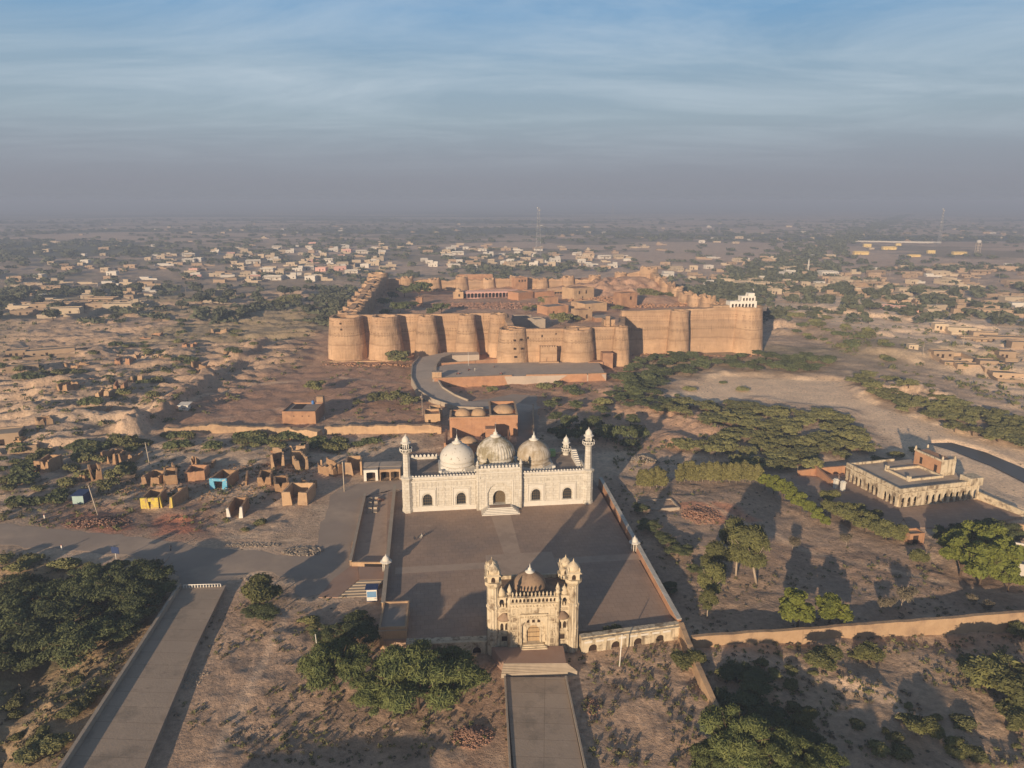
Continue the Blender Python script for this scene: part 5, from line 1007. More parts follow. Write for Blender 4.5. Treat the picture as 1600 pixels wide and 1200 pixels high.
person('person in pale clothes sitting in the middle of the three on the court floor', *gp(659, 840, 2), 2, -30, md, 'clothpale')
person('person in dark clothes sitting at the right end of the three on the court floor', *gp(665, 838, 2), 2, -60, md, 'cloth')
person('person in pale clothes standing on the fort terrace', *gp(742, 580, TZ), TZ, 0, ms, 'clothpale')
def bike(lab, px, rz):
    x, y = gp(*px, TZ); t = thing('motorbike', lab, 'motorbike', (x, y, TZ), R(rz), 'motorbikes parked on the fort terrace')
    for q in (-.65, .65):
        mm = Matrix.Translation((q, 0, .3)) @ Matrix.Rotation(R(90), 4, 'X'); k = MB(); k.lathe([(.3, -.06), (.32, 0), (.3, .06)], (0, 0), 14); z_ = MB(); z_.add(k.v, k.f, True, mm); z_.build('wheel', M['dark'], t)
    part(lambda m: (m.box(-.35, .3, -.13, .13, .45, .75), m.tube((.3, 0, .7), (.65, 0, .3), .04)), 'body', M['redmetal'], t); part(lambda m: m.box(-.75, -.05, -.14, .14, .75, .87), 'seat', M['dark'], t); part(lambda m: (m.tube((.4, -.33, 1.0), (.4, .33, 1.0), .025), m.tube((.4, 0, 1.0), (.45, 0, .6), .03)), 'handlebar', M['metal'], t)
for i, (lab, px) in enumerate((('leftmost parked motorbike on the fort terrace', (716, 585)), ('second motorbike from the left on the fort terrace', (733, 579)), ('motorbike parked nearest the round gate tower', (772, 574)), ('rightmost motorbike at the edge of the fort terrace', (783, 585)))): bike(lab, px, 20 + i * 40)
# rubble, logs and small ruins
def rocks(name, lab, cat, cx, cy, rx, ry, n, mat, s0=.15, s1=.5, kind=None, seed=0, zf=None, hh=0):
    r = random.Random(seed); m = MB()
    for _ in range(n):
        a = r.random() * 6.28; q = r.random() ** .6; x, y = cx + math.cos(a) * q * rx, cy + math.sin(a) * q * ry; s = r.uniform(s0, s1); z = (hq(x, y) if zf is None else zf) + hh * (1 - q) ** 1.2
        mm = Matrix.Translation((x, y, z + s * .2)) @ Matrix.Rotation(r.random() * 6, 4, 'Z') @ Matrix.Rotation(r.uniform(-.5, .5), 4, 'X')
        vs = [(sx * s * r.uniform(.35, .6), sy * s * r.uniform(.3, .5), sz * s * r.uniform(.25, .4)) for sx in (-1, 1) for sy in (-1, 1) for sz in (-1, 1)]
        m.add(vs, [(0, 1, 3, 2), (4, 6, 7, 5), (0, 4, 5, 1), (2, 3, 7, 6), (0, 2, 6, 4), (1, 5, 7, 3)], False, mm)
    ob = m.build(name, M[mat]); tag(ob, lab, cat, kind='stuff'); return ob
def rk(lab, px, rx, ry, n, mat, **k): x, y, z = gt(*px); return rocks('rubble', lab, 'rubble', x, y, rx, ry, n, mat, seed=px[0], **k)
rk('pale broken stones along the road bank', (474, 862), 5, 2.2, 260, 'stone', s0=.2, s1=.6)
rk('scattered pale stones beside the road', (395, 852), 7, 1.2, 160, 'stone', s0=.15, s1=.4)
rk('brick rubble by the leaning pole', (150, 816), 9, 4, 400, 'rubble', s0=.15, s1=.6, hh=.6)
rk('brick rubble heap in the garden', (1095, 805), 5, 4.5, 420, 'rubble', s0=.15, s1=.5, hh=.8)
rk('ring of broken bricks near the walkway', (738, 1150), 3.3, 2.6, 480, 'rubble', s0=.1, s1=.34, hh=.7)
rk('rubble heap behind the right end of the mosque', (1005, 718), 5, 3, 240, 'stone', s0=.2, s1=.6, hh=1.2)
rk('loose stones on the near dirt ground', (390, 1150), 3, 2, 120, 'stone', s0=.08, s1=.22)
rk('loose stones beside the raised walkway', (300, 1060), 2.5, 3, 120, 'stone', s0=.1, s1=.3)
rk('stones on the mound near the junction', (400, 905), 2.5, 1.2, 90, 'stone', s0=.15, s1=.4)
rk('brick bits right of the gate walkway', (925, 1105), 1.2, 3, 130, 'rubble', s0=.1, s1=.3)
rk('orange bricks piled in the sunken plot', (592, 782), 1.6, .9, 110, 'rubble', s0=.12, s1=.3, hh=.6)
rk('fallen brick at the foot of the left fort towers', (600, 570), 34, 3, 260, 'mud', s0=.3, s1=1.0)
rk('fallen brick below the right fort wall', (1090, 556), 40, 3, 200, 'mud', s0=.3, s1=1.0)
rk('debris among the roofless rooms', (290, 770), 22, 7, 420, 'ruin', s0=.12, s1=.5)
rk('debris behind the roofless rooms', (400, 735), 22, 6, 420, 'ruin', s0=.12, s1=.6)
rocks('rubble', 'red brick rubble covering the fort court', 'rubble', *gp(770, 478, Z), 52, 16, 1500, 'rubble', s0=.3, s1=1.3, seed=5, zf=Z)
rocks('rubble', 'collapsed masonry in the right half of the fort', 'rubble', *gp(1000, 468, Z + 2), 50, 30, 1200, 'mud', s0=.4, s1=1.6, seed=6, zf=Z + .5)
x, y, z = gt(1028, 790); fr = thing('foundation', 'low stone foundation rectangle right of the mosque court', 'foundation', (x, y, z), R(8))
part(lambda m: (m.box(-5, 5, -3, -2.6, -.5, .5), m.box(-5, 5, 3, 3.4, -.5, .45), m.box(-5, -4.6, -2.6, 3, -.5, .45), m.box(4.6, 5, -2.6, 3, -.5, .5)), 'wall', M['stone'], fr)
# ---------------------------------------------------------------- foliage
def leaves(blobs, n, leaf, aspect=.55, seed=0, shell=.55, droop=0.0, under=-.35):
    """many small leaf clumps through the volume of several ellipsoids: blobs (x, y, z, rx, ry, rz)"""
    g = np.random.default_rng(seed); B = np.array(blobs, float); w = B[:, 3] * B[:, 4] * B[:, 5]; w = w ** .8; idx = g.choice(len(B), n, p=w / w.sum())
    d = g.normal(size=(n, 3)); d /= np.linalg.norm(d, axis=1)[:, None]; d[:, 2] = np.where(d[:, 2] < under, -d[:, 2], d[:, 2])
    r = shell + (1 - shell) * g.random(n) ** .6; r *= 1 + .16 * g.normal(size=n) * (g.random(n) < .35)
    c = B[idx, :3] + d * B[idx, 3:] * r[:, None]
    nrm = d + g.normal(size=(n, 3)) * .75; nrm[:, 2] += .25; nrm /= np.linalg.norm(nrm, axis=1)[:, None]
    a = np.cross(nrm, g.normal(size=(n, 3))); 
    if droop: a = a * (1 - droop) + np.array([0, 0, -1.0]) * droop * 1.2 + d * droop * .6
    a /= np.linalg.norm(a, axis=1)[:, None]; b = np.cross(nrm, a); b /= np.linalg.norm(b, axis=1)[:, None] + 1e-9
    s = leaf * (.6 + .8 * g.random(n))[:, None]; a = a * s; b = b * s * aspect
    V_ = np.stack([c - a - b * .6, c + a * .2 - b, c + a + b * .3, c - a * .1 + b], 1).reshape(-1, 3); V_[:, 2] = np.maximum(V_[:, 2], .02)
    k = np.arange(n) * 4; return V_, np.stack([k, k + 1, k + 2, k + 3], 1)
def blobset(r, n, R_, h, base=.2, flat=.6, s0=.35, s1=.6):
    out = []
    for _ in range(n):
        a = r.random() * 6.28; q = r.random() ** .6 * R_ * .68; s = r.uniform(s0, s1) * R_; zc = base + h * r.uniform(.35, .75) * (1 - .35 * (q / R_) ** 2)
        out.append((math.cos(a) * q, math.sin(a) * q, zc, s, s, s * flat))
    return out
def limbs(m, r, H_, n, R_, r0=.18, z0=.25):
    m.tube((0, 0, -.5), (r.uniform(-.2, .2), r.uniform(-.2, .2), H_ * .4), r0, r0 * .7, 7)
    for _ in range(n):
        a = r.random() * 6.28; q = R_ * r.uniform(.35, .75); p0 = (0, 0, H_ * r.uniform(z0, .4)); p1 = (math.cos(a) * q * .5, math.sin(a) * q * .5, H_ * r.uniform(.5, .62)); p2 = (math.cos(a) * q, math.sin(a) * q, H_ * r.uniform(.7, .9))
        m.tube(p0, p1, r0 * .55, r0 * .35, 5); m.tube(p1, p2, r0 * .35, r0 * .12, 4)
def proto_tree(seed, R_, H_, n, leaf, mat, nb=7, bark='bark', aspect=.55, flat=.6, droop=0., base=.2, r0=.18, blobs=None, shell=.5, s=(.35, .6)):
    r = random.Random(seed); bl = blobs or blobset(r, nb, R_, H_, base * H_, flat, *s)
    V_, Fc = leaves(bl, n, leaf, aspect, seed, shell, droop); cm = np_mesh('crown', V_, Fc, M[mat]); m = MB(); limbs(m, r, H_, 12, R_, r0); tm = m.mesh('trunk'); tm.materials.append(M[bark]); return cm, tm
def put_tree(name, label, cat, x, y, z, pr, s=1.0, rz=None, group=None, sz=None, tilt=0):
    t = thing(name, label, cat, (x, y, z), rz if rz is not None else (x * 7.3 + y * 3.1) % 6.28, group); t.scale = (s, s, sz or s)
    if tilt: t.rotation_euler = (0, R(tilt), 0)
    for nm, me_ in (('crown', pr[0]), ('trunk', pr[1])): o_ = bpy.data.objects.new(nm, me_); COL.objects.link(o_); o_.parent = t
    return t
PT = {
 'feather': [proto_tree(1, 4.2, 5.0, 24000, .24, 'lf_feather', 40, aspect=.18, droop=.2, flat=.5, s=(.13, .32), shell=.2, base=.12), proto_tree(2, 5.0, 5.6, 30000, .25, 'lf_feather', 52, aspect=.18, droop=.2, flat=.45, s=(.12, .28), shell=.2, base=.12)],
 'thorn': [proto_tree(3 + k, 5.2, 4.8, 12000, .23, 'lf_dark', 34, aspect=.3, flat=.36, base=.10, r0=.2, s=(.12, .32), shell=.2) for k in range(3)],
 'bright': [proto_tree(8, 3.2, 5.6, 9000, .28, 'lf_bright', 22, aspect=.6, flat=.8, base=.15, s=(.16, .38), shell=.3), proto_tree(9, 3.6, 6.2, 10000, .28, 'lf_bright', 24, aspect=.6, flat=.85, base=.15, s=(.16, .38), shell=.3)],
 'olive': [proto_tree(11 + k, 3.4, 5.4, 5000, .36, 'lf_olive', 8, aspect=.4, flat=.8, base=.1) for k in range(2)],
 'poplar': [proto_tree(14 + k, 1.7, 6.0, 2600, .40, 'lf_reed', aspect=.4, bark='palebark', r0=.09, blobs=[(0, 0, 1.6, 1.2, 1.2, 1.3), (.4, .2, 2.8, 1.3, 1.2, 1.4), (-.4, -.2, 3.6, 1.1, 1.1, 1.4), (.1, 0, 4.8, .8, .8, 1.2)]) for k in range(2)],
 'euca': [proto_tree(18, 3.0, 9.5, 4600, .42, 'lf_olive', aspect=.25, droop=.4, bark='palebark', r0=.22, blobs=[(0, 0, 7.6, 1.8, 1.8, 1.8), (1.4, .6, 6.0, 1.5, 1.5, 1.5), (-1.5, -.3, 5.4, 1.5, 1.5, 1.6), (.3, -1.2, 4.2, 1.4, 1.2, 1.3), (-.5, 1, 3.6, 1.3, 1.3, 1.1)], shell=.2)],
 'grey': [proto_tree(20, 1.6, 3.2, 900, .34, 'lf_grey', 5, aspect=.14, flat=1.0, base=.1, r0=.07, bark='palebark')],
 'mid': [proto_tree(22 + k, 4.4, 5.0, 2800, .34, 'lf_dark', 26, flat=.42, base=.10, s=(.13, .34), shell=.2) for k in range(3)],
 'midolive': [proto_tree(26 + k, 4.4, 4.6, 2800, .34, 'lf_scrub', 26, flat=.42, base=.10, s=(.13, .34), shell=.2) for k in range(3)],
 'village': [proto_tree(30 + k, 4.2, 5.4, 520, 1.05, 'lf_far', 6, flat=.65, base=.12, r0=.25) for k in range(4)],
}
def shrub_proto(seed, R_, H_, n, leaf, mat, nb=8, name='shrub'):
    r = random.Random(seed); V_, Fc = leaves(blobset(r, nb, R_, H_, 0.0, .55, .3, .6), n, leaf, .5, seed, .45); return np_mesh(name, V_, Fc, M[mat])
SH = {'near': [shrub_proto(40 + k, 1.8, 1.5, 2200, .22, 'lf_scrub') for k in range(3)], 'mid': [shrub_proto(50 + k, 3.0, 2.0, 900, .42, ['lf_scrub', 'lf_dark'][k % 2]) for k in range(4)],
      'olive': [shrub_proto(60 + k, 2.6, 2.2, 1400, .3, 'lf_olive') for k in range(2)], 'dry': [shrub_proto(64 + k, 1.5, .9, 700, .2, 'lf_grey') for k in range(2)]}
# --- label helper: where a plant or house stands, told by the landmark next to it
MARK = [('the dark blue road sign', 182, 862), ('the raised walkway', 230, 1050), ('the yellow fronted ruin', 240, 790), ('the blue fronted ruin', 343, 760), ('the white toilet block', 287, 640), ('the square mud house', 470, 655), ('the long buff wall', 340, 672), ('the big eroded mound', 205, 675),
        ('the left corner tower', 538, 545), ('the fort ramp', 660, 600), ('the fort terrace', 860, 590), ('the right corner tower', 1168, 540), ('the arcaded hall', 1440, 760), ('the white gate posts', 1310, 765), ('the rubble heap', 1005, 715), ('the court right wall', 1000, 860),
        ('the gatehouse', 830, 960), ('the corner room', 617, 970), ('the long sunlit wall', 1300, 995), ('the water channel', 1540, 730), ('the broad river bed', 1230, 600), ('the domed tomb block', 755, 665), ('the rear left tower', 575, 430), ('the lattice radio mast', 841, 400), ('the rear right tower', 990, 420),
        ('the slender white minaret', 1262, 425), ('the long pink house', 1400, 482), ('the yellow school buildings', 1380, 385), ('the water tower', 1527, 385), ('the cream sheds', 335, 462), ('the cream block', 210, 470), ('the walled compounds', 50, 480), ('the white farm house', 1590, 890), ('the mud compounds', 1520, 570), ('the tree lined road', 1330, 370), ('the left horizon', 120, 350), ('the middle horizon', 620, 350)]
ORD = ['', 'second', 'third', 'fourth', 'fifth', 'sixth', 'seventh', 'eighth', 'ninth', 'tenth', 'eleventh', 'twelfth']
PEND = []
def to_px(x, y, z=0):
    dz = z - H; f = y * math.cos(PITCH) - dz * math.sin(PITCH); u = y * math.sin(PITCH) + dz * math.cos(PITCH); return 800 + F * x / f, 600 - F * u / f
def pend(ob, adj, noun):
    x, y, z = ob.location; px, py = to_px(x, y, z); best = min(MARK, key=lambda q: math.hypot(px - q[1], (py - q[2]) * 1.6)); dx_, dy_ = px - best[1], (py - best[2]) * 1.6
    rel = ('left of' if dx_ < 0 else 'right of') if abs(dx_) > abs(dy_) else ('beyond' if dy_ < 0 else 'in front of'); PEND.append((ob, adj, noun, rel, best[0], px, py))
def settle():
    cells = {}
    for p in PEND: cells.setdefault((p[1], p[2], p[3], p[4]), []).append(p)
    for (adj, noun, rel, mk_), L_ in cells.items():
        L_.sort(key=lambda p: p[5]); n = len(L_)
        for i, p in enumerate(L_):
            if n == 1: lab = f'{adj} {noun} {rel} {mk_}'
            elif n <= 12:
                o_ = 'leftmost' if i == 0 else ('rightmost' if i == n - 1 else ORD[i] + ' from left'); lab = f'{o_} {adj} {noun} {rel} {mk_}'
            else:
                nr_ = -(-n // 12); rows_ = sorted(L_, key=lambda q: -q[6]); per = -(-n // nr_); ri = rows_.index(p) // per; row = sorted(rows_[ri * per:(ri + 1) * per], key=lambda q: q[5]); j = row.index(p)
                rn = {2: ['near', 'far'], 3: ['near', 'middle', 'far'], 4: ['nearest', 'second', 'third', 'farthest']}.get(nr_, ['nearest', 'second', 'third', 'fourth', 'farthest'])[min(ri, 4)]
                o_ = 'leftmost' if j == 0 else ('rightmost' if j == len(row) - 1 else ORD[min(j, 11)] + ' from left'); lab = f'{rn} row, {o_} {adj} {noun} {rel} {mk_}'
            p[0]['label'] = lab
            p[0]['group'] = f'{noun}s {rel} {mk_}' if n > 1 or True else ''
def scatter(poly, n, r_min, seed, f=gt):
    r = random.Random(seed); xs = [p[0] for p in poly]; ys = [p[1] for p in poly]; out = []; tries = 0; ar = poly
    while len(out) < n and tries < n * 40:
        tries += 1; px, py = r.uniform(min(xs), max(xs)), r.uniform(min(ys), max(ys))
        if sdf(np.array([px]), np.array([py]), poly)[0] > 0: continue
        x, y, z = f(px, py)
        if any((x - a) ** 2 + (y - b) ** 2 < r_min ** 2 for a, b, _ in out): continue
        out.append((x, y, z))
    return out
cnt = {}
def tree_px(kind, adj, noun, px, py, w, name='thorn_tree', k=0, z=None, tilt=0, sz=1.0, cat='tree'):
    x, y, z0 = gt(px, py) if z is None else (*gp(px, py, z), z); pr = PT[kind][k % len(PT[kind])]; f = y * math.cos(PITCH) + (H - z0) * math.sin(PITCH); wid = w / F * f
    R0 = {'feather': [3.9, 4.7], 'thorn': [4.3] * 3, 'bright': [3.0, 3.4], 'olive': [3.1] * 2, 'poplar': [1.6] * 2, 'euca': [2.9], 'grey': [1.5], 'mid': [4.1] * 3, 'midolive': [4.1] * 3, 'village': [3.9] * 4}[kind][k % len(PT[kind])]
    s = wid / 2 / R0; o_ = put_tree(name, None, cat, x, y, z0, pr, s, sz=s * sz, tilt=tilt); pend(o_, adj, noun); return o_
# near trees, one by one
for i, (px, py, w) in enumerate([(30, 985, 120), (95, 1000, 120), (150, 960, 110), (205, 935, 100), (240, 912, 80), (60, 1035, 110), (125, 1030, 110), (175, 1000, 90), (215, 965, 80), (10, 1045, 90), (20, 945, 90), (95, 955, 100), (150, 925, 90), (255, 935, 50)]):
    tree_px('thorn', 'dense dark green', 'thorn tree', px, py, w * 1.0, k=i, sz=.85)
tree_px('feather', 'feathery green', 'thorn tree', 522, 1080, 128, k=0, sz=1.0); tree_px('feather', 'wide feathery', 'thorn tree', 655, 1108, 178, k=1, sz=.9); tree_px('feather', 'wide feathery', 'thorn tree', 706, 1094, 130, k=0, sz=.9); tree_px('feather', 'wide feathery', 'thorn tree', 600, 1108, 126, k=1, sz=.9)
tree_px('olive', 'brownish green', 'thorn tree', 412, 943, 62, k=0, sz=.8); tree_px('thorn', 'low dark green', 'thorn tree', 408, 968, 58, k=1, sz=.7); tree_px('thorn', 'low dark green', 'thorn tree', 560, 1000, 90, k=2, sz=.6); tree_px('thorn', 'low dark green', 'thorn tree', 510, 1000, 50, k=0, sz=.6)
tree_px('bright', 'bright yellow-green', 'garden tree', 1245, 983, 66, 'leafy_tree', 0); tree_px('bright', 'bright yellow-green', 'garden tree', 1295, 974, 62, 'leafy_tree', 1, sz=.8)
for i, (px, py, w) in enumerate([(1500, 900, 66), (1530, 915, 76), (1560, 905, 66), (1490, 875, 56), (1540, 880, 70), (1575, 925, 50), (1515, 870, 60)]): tree_px('bright', 'bright green', 'garden tree', px, py, w, 'leafy_tree', i)
for i, (px, py, w) in enumerate([(1480, 855, 50), (1505, 848, 46), (1545, 850, 60), (1575, 848, 50)]): tree_px('thorn', 'dark shaded', 'garden tree', px, py, w, 'leafy_tree', i, sz=1.2)
for i, (px, py, w, tl) in enumerate([(1182, 912, 60, -12), (1150, 900, 50, 0), (1105, 945, 44, 6), (1120, 915, 46, -6), (1140, 875, 44, 4), (1105, 965, 30, 0), (1172, 880, 40, 5)]): tree_px('euca', 'thin drooping', 'gum tree', px, py, w, 'gum_tree', i, tilt=tl)
for i, (px, py, w) in enumerate([(1375, 955, 18), (1390, 955, 20), (1408, 950, 30), (1418, 945, 26), (1517, 945, 16), (1543, 960, 20), (1238, 860, 20), (1322, 855, 20)]): tree_px('grey', 'bare grey', 'sapling', px, py, w, 'bare_tree', i)
for i, (px, py, w) in enumerate([(1150, 1190, 130), (1215, 1215, 120), (1110, 1215, 90), (1275, 1230, 110)]): tree_px('feather', 'olive foreground', 'thorn tree', px, py, w, k=i)
for i, (px, py, w) in enumerate([(1150, 1060, 60), (1185, 1075, 66), (1170, 1110, 70), (1215, 1130, 60), (1130, 1095, 40), (1255, 1165, 60)]): tree_px('thorn', 'low shaded', 'thorn tree', px, py, w, k=i, sz=.55)
for i, (px, py, w) in enumerate([(1286, 1045, 56), (1357, 1030, 40), (1075, 1040, 44), (1560, 1075, 80), (1595, 1090, 90), (1530, 1070, 60), (1590, 1135, 60), (1495, 1180, 40), (1595, 1000, 40), (958, 1000, 36), (1255, 1130, 40), (1440, 1150, 50)]): tree_px('olive', 'dull olive', 'bushy tree', px, py, w, 'bushy_tree', i, sz=.7)
for i, px in enumerate([1000, 1008, 1017, 1026, 1035, 1062, 1070, 1079, 1088, 1098, 1108, 1119, 1130, 1140, 1150, 1161, 1172, 1183]): tree_px('poplar', 'slim yellow-green', 'sapling', px, (762 if px < 1050 else 753) + (i % 3), 16 + i % 4, 'poplar_tree', i)
for i, (px, py, w) in enumerate([(1195, 765, 24), (1208, 772, 30), (1222, 782, 32), (1236, 790, 30), (1250, 800, 30), (1264, 808, 26), (1278, 818, 24), (1290, 826, 20)]): tree_px('bright', 'yellow-green', 'garden tree', px, py, w, 'leafy_tree', i, sz=1.1)
for i, (px, py, w) in enumerate([(1300, 806, 30), (1318, 815, 34), (1336, 824, 36), (1352, 832, 36), (1368, 838, 36), (1384, 843, 34), (1400, 845, 32), (1340, 808, 26), (1362, 818, 28), (1435, 880, 26), (1295, 785, 26)]): tree_px('olive', 'dull olive', 'garden tree', px, py, w, 'leafy_tree', i, sz=1.0)
for i, (px, py, w) in enumerate([(1015, 830, 40), (1040, 850, 40), (1000, 800, 30), (1060, 870, 44), (1015, 900, 30), (1042, 925, 34), (1085, 895, 30)]): tree_px('thorn', 'dark shaded', 'garden tree', px, py, w, k=i, sz=.8)
for i, (px, py, w) in enumerate([(948, 690, 46), (975, 690, 44), (1000, 688, 36), (905, 690, 40), (880, 690, 34), (870, 660, 30), (860, 640, 26), (890, 668, 34), (925, 668, 32), (940, 650, 30), (900, 640, 26), (985, 665, 30)]): tree_px('mid', 'dark shaded', 'thorn tree', px, py, w, k=i)
for i, (px, py, w) in enumerate([(621, 572, 46), (492, 614, 40), (620, 632, 44), (590, 632, 36), (640, 636, 36), (560, 635, 20), (188, 752, 44), (170, 768, 40), (205, 742, 30), (712, 558, 14), (770, 615, 24), (445, 478, 30), (428, 482, 26), (462, 472, 26), (200, 700, 40)]): tree_px('midolive', 'green', 'thorn tree', px, py, w, k=i)
for i, (px, py, w) in enumerate([(655, 466, 46), (632, 464, 30), (612, 470, 24), (600, 480, 26), (625, 490, 34), (605, 496, 24), (646, 482, 20), (690, 490, 30), (676, 494, 24)]): tree_px('mid', 'dark', 'tree inside the fort', px, py, w, 'fort_tree', i, z=Z)
for i, (px, py, w) in enumerate([(850, 476, 24), (876, 508, 40), (899, 504, 22), (822, 488, 18), (1008, 466, 32), (1025, 470, 32), (1044, 468, 22), (822, 449, 16), (965, 487, 22), (835, 484, 14)]): tree_px('midolive', 'green', 'tree inside the fort', px, py, w, 'fort_tree', i, z=Z)
# belts of thorn trees
BELTS = [('mid', 'dark green', [(960, 598), (985, 580), (1010, 556), (1060, 550), (1108, 566), (1100, 585), (1040, 596), (1010, 612), (985, 622)], 34, 4.6, 1.25),
         ('mid', 'dark green', [(1118, 572), (1160, 556), (1230, 556), (1308, 566), (1312, 578), (1230, 584), (1170, 580)], 34, 4.4, 1.15),
         ('midolive', 'dark green', [(1330, 585), (1400, 595), (1480, 628), (1600, 665), (1690, 690), (1690, 728), (1600, 702), (1500, 680), (1420, 652), (1340, 608)], 60, 4.8, 1.2),
         ('midolive', 'olive green', [(1030, 640), (1080, 630), (1200, 642), (1290, 648), (1345, 672), (1360, 695), (1330, 715), (1280, 740), (1200, 735), (1110, 722), (1060, 700), (1130, 690), (1145, 668), (1060, 655)], 70, 4.6, 1.25),
         ('mid', 'dark green', [(955, 605), (1000, 610), (1050, 630), (1040, 650), (980, 640), (950, 625)], 14, 4.4, 1.0),
         ('midolive', 'olive green', [(1370, 745), (1410, 700), (1440, 706), (1400, 722), (1330, 722)], 4, 5, .8)]
for bi, (kind, adj, poly, n, rm, s) in enumerate(BELTS):
    for i, (x, y, z) in enumerate(scatter(poly, n, rm, 100 + bi)):
        o_ = put_tree('thorn_tree', None, 'tree', x, y, z, PT[kind][i % 3], s * (.62 + .7 * ((i * 37) % 10) / 10), sz=s * (.48 + .3 * ((i * 53) % 10) / 10)); pend(o_, adj, 'thorn tree')
# shrubs: singly where they show large
shr = []
SHP = [([(0, 560), (90, 555), (215, 580), (200, 600), (60, 600), (0, 590)], 18, 'mid', 1.2), ([(120, 690), (330, 676), (480, 684), (640, 690), (640, 712), (400, 700), (120, 712)], 46, 'mid', 1.0),
       ([(0, 700), (160, 700), (200, 730), (60, 800), (0, 800)], 34, 'mid', 1.0), ([(200, 640), (300, 590), (400, 540), (330, 540), (180, 600), (120, 640)], 26, 'mid', 1.1), ([(60, 480), (480, 470), (480, 545), (280, 560), (100, 560)], 46, 'mid', 1.0),
       ([(980, 600), (1160, 590), (1160, 620), (1000, 630)], 4, 'mid', .8), ([(840, 600), (980, 600), (1000, 700), (860, 690)], 18, 'mid', .9), ([(1200, 480), (1300, 490), (1460, 560), (1440, 580), (1250, 530), (1190, 505)], 44, 'mid', 1.2),
       ([(1380, 610), (1460, 600), (1500, 625), (1420, 640)], 6, 'mid', 1.0), ([(0, 870), (200, 890), (120, 925), (0, 930)], 12, 'near', 1.3), ([(20, 1060), (180, 1040), (100, 1180), (0, 1190)], 12, 'near', 1.0),
       ([(1100, 1020), (1600, 1010), (1600, 1190), (1330, 1190), (1100, 1030)], 24, 'near', .8), ([(470, 960), (590, 960), (600, 1010), (490, 1010)], 5, 'near', .8), ([(330, 800), (480, 820), (470, 858), (350, 850)], 7, 'near', .9)]
nsh = 0
for si, (poly, n, kd, s) in enumerate(SHP):
    for i, (x, y, z) in enumerate(scatter(poly, n, 1.6, 200 + si)):
        if nsh >= 298: break
        me_ = SH[kd][(i * 7 + si) % len(SH[kd])]; ob = bpy.data.objects.new('shrub', me_); COL.objects.link(ob); q = s * (.55 + .75 * ((i * 29) % 11) / 11); ob.scale = (q * (1 + .5 * ((i * 13) % 5) / 5), q, q); ob.location = (x, y, z - .05); ob.rotation_euler = (0, 0, R(-20 + (i * 47) % 40)); ob['category'] = 'shrub'; nsh += 1
        pend(ob, {'near': 'low green', 'mid': 'sprawling green'}[kd], 'shrub')
# --- ground cover nobody could count: tufts and low scrub as one mesh
def cover(name, polys, seed, size, mat, nl=14, leaf=.3, hfac=.6, px=True, hfun=None):
    g = np.random.default_rng(seed); Vs, Fs = [], []; k = 0
    for poly, n, sz in polys:
        P_ = np.array(poly, float); lo, hi = P_.min(0), P_.max(0); pts = lo + g.random((n * 4, 2)) * (hi - lo); s = sdf(pts[:, 0], pts[:, 1], [tuple(p) for p in P_]); pts = pts[s < 0][:n]
        for a, b in pts:
            x, y, z = (gt(a, b) if px else (a, b, hq(a, b)))
            if any(sdf(np.array([x]), np.array([y]), fl)[0] < .3 for fl, _ in FLATS[:7]): continue
            if fbm(np.array([x]), np.array([y]), 11, 3, 91)[0] < .42: continue
            r_ = sz * (.5 + g.random() * .9); V_, F_ = leaves([(0, 0, r_ * .25, r_, r_, r_ * hfac)], nl, leaf * r_, .5, int(g.integers(1e6)), .4); Vs.append(V_ + np.array([x, y, z])); Fs.append(F_ + k); k += len(V_)
    ob = bpy.data.objects.new(name, np_mesh(name, np.concatenate(Vs), np.concatenate(Fs), M[mat])); COL.objects.link(ob); return ob
o_ = cover('low_scrub', [([(0, 480), (480, 470), (500, 560), (330, 650), (0, 700)], 900, 1.3), ([(0, 690), (640, 680), (520, 740), (330, 830), (0, 830)], 500, .8), ([(500, 560), (960, 600), (1000, 700), (640, 680), (500, 660)], 320, .9), ([(1180, 480), (1600, 480), (1600, 640), (1330, 560)], 600, 1.5),
     ([(280, 930), (590, 930), (790, 1060), (790, 1199), (240, 1199)], 420, .42), ([(900, 1010), (1600, 980), (1600, 1199), (920, 1199)], 650, .5), ([(0, 860), (270, 900), (100, 1199), (0, 1199)], 420, .55), ([(940, 745), (1240, 745), (1600, 925), (1600, 960), (1085, 1000)], 420, .45), ([(960, 600), (1140, 640), (1380, 700), (1100, 740), (960, 740)], 300, 1.0)], 5, 1, 'lf_scrub', leaf=.42)
tag(o_, 'low dusty green scrub and weeds dotted over the open ground', 'scrub', kind='stuff')
o_ = cover('dry_weeds', [([(280, 930), (590, 930), (790, 1060), (790, 1199), (240, 1199)], 600, .35), ([(900, 1010), (1600, 980), (1600, 1199), (920, 1199)], 700, .4), ([(0, 860), (270, 900), (100, 1199), (0, 1199)], 500, .5), ([(940, 745), (1240, 745), (1600, 925), (1600, 960), (1085, 1000)], 500, .35), ([(0, 690), (640, 680), (520, 740), (330, 830), (0, 830)], 420, .6)], 6, 1, 'lf_grey', leaf=.42)
tag(o_, 'dry brown weeds and twigs scattered on bare ground', 'weeds', kind='stuff')
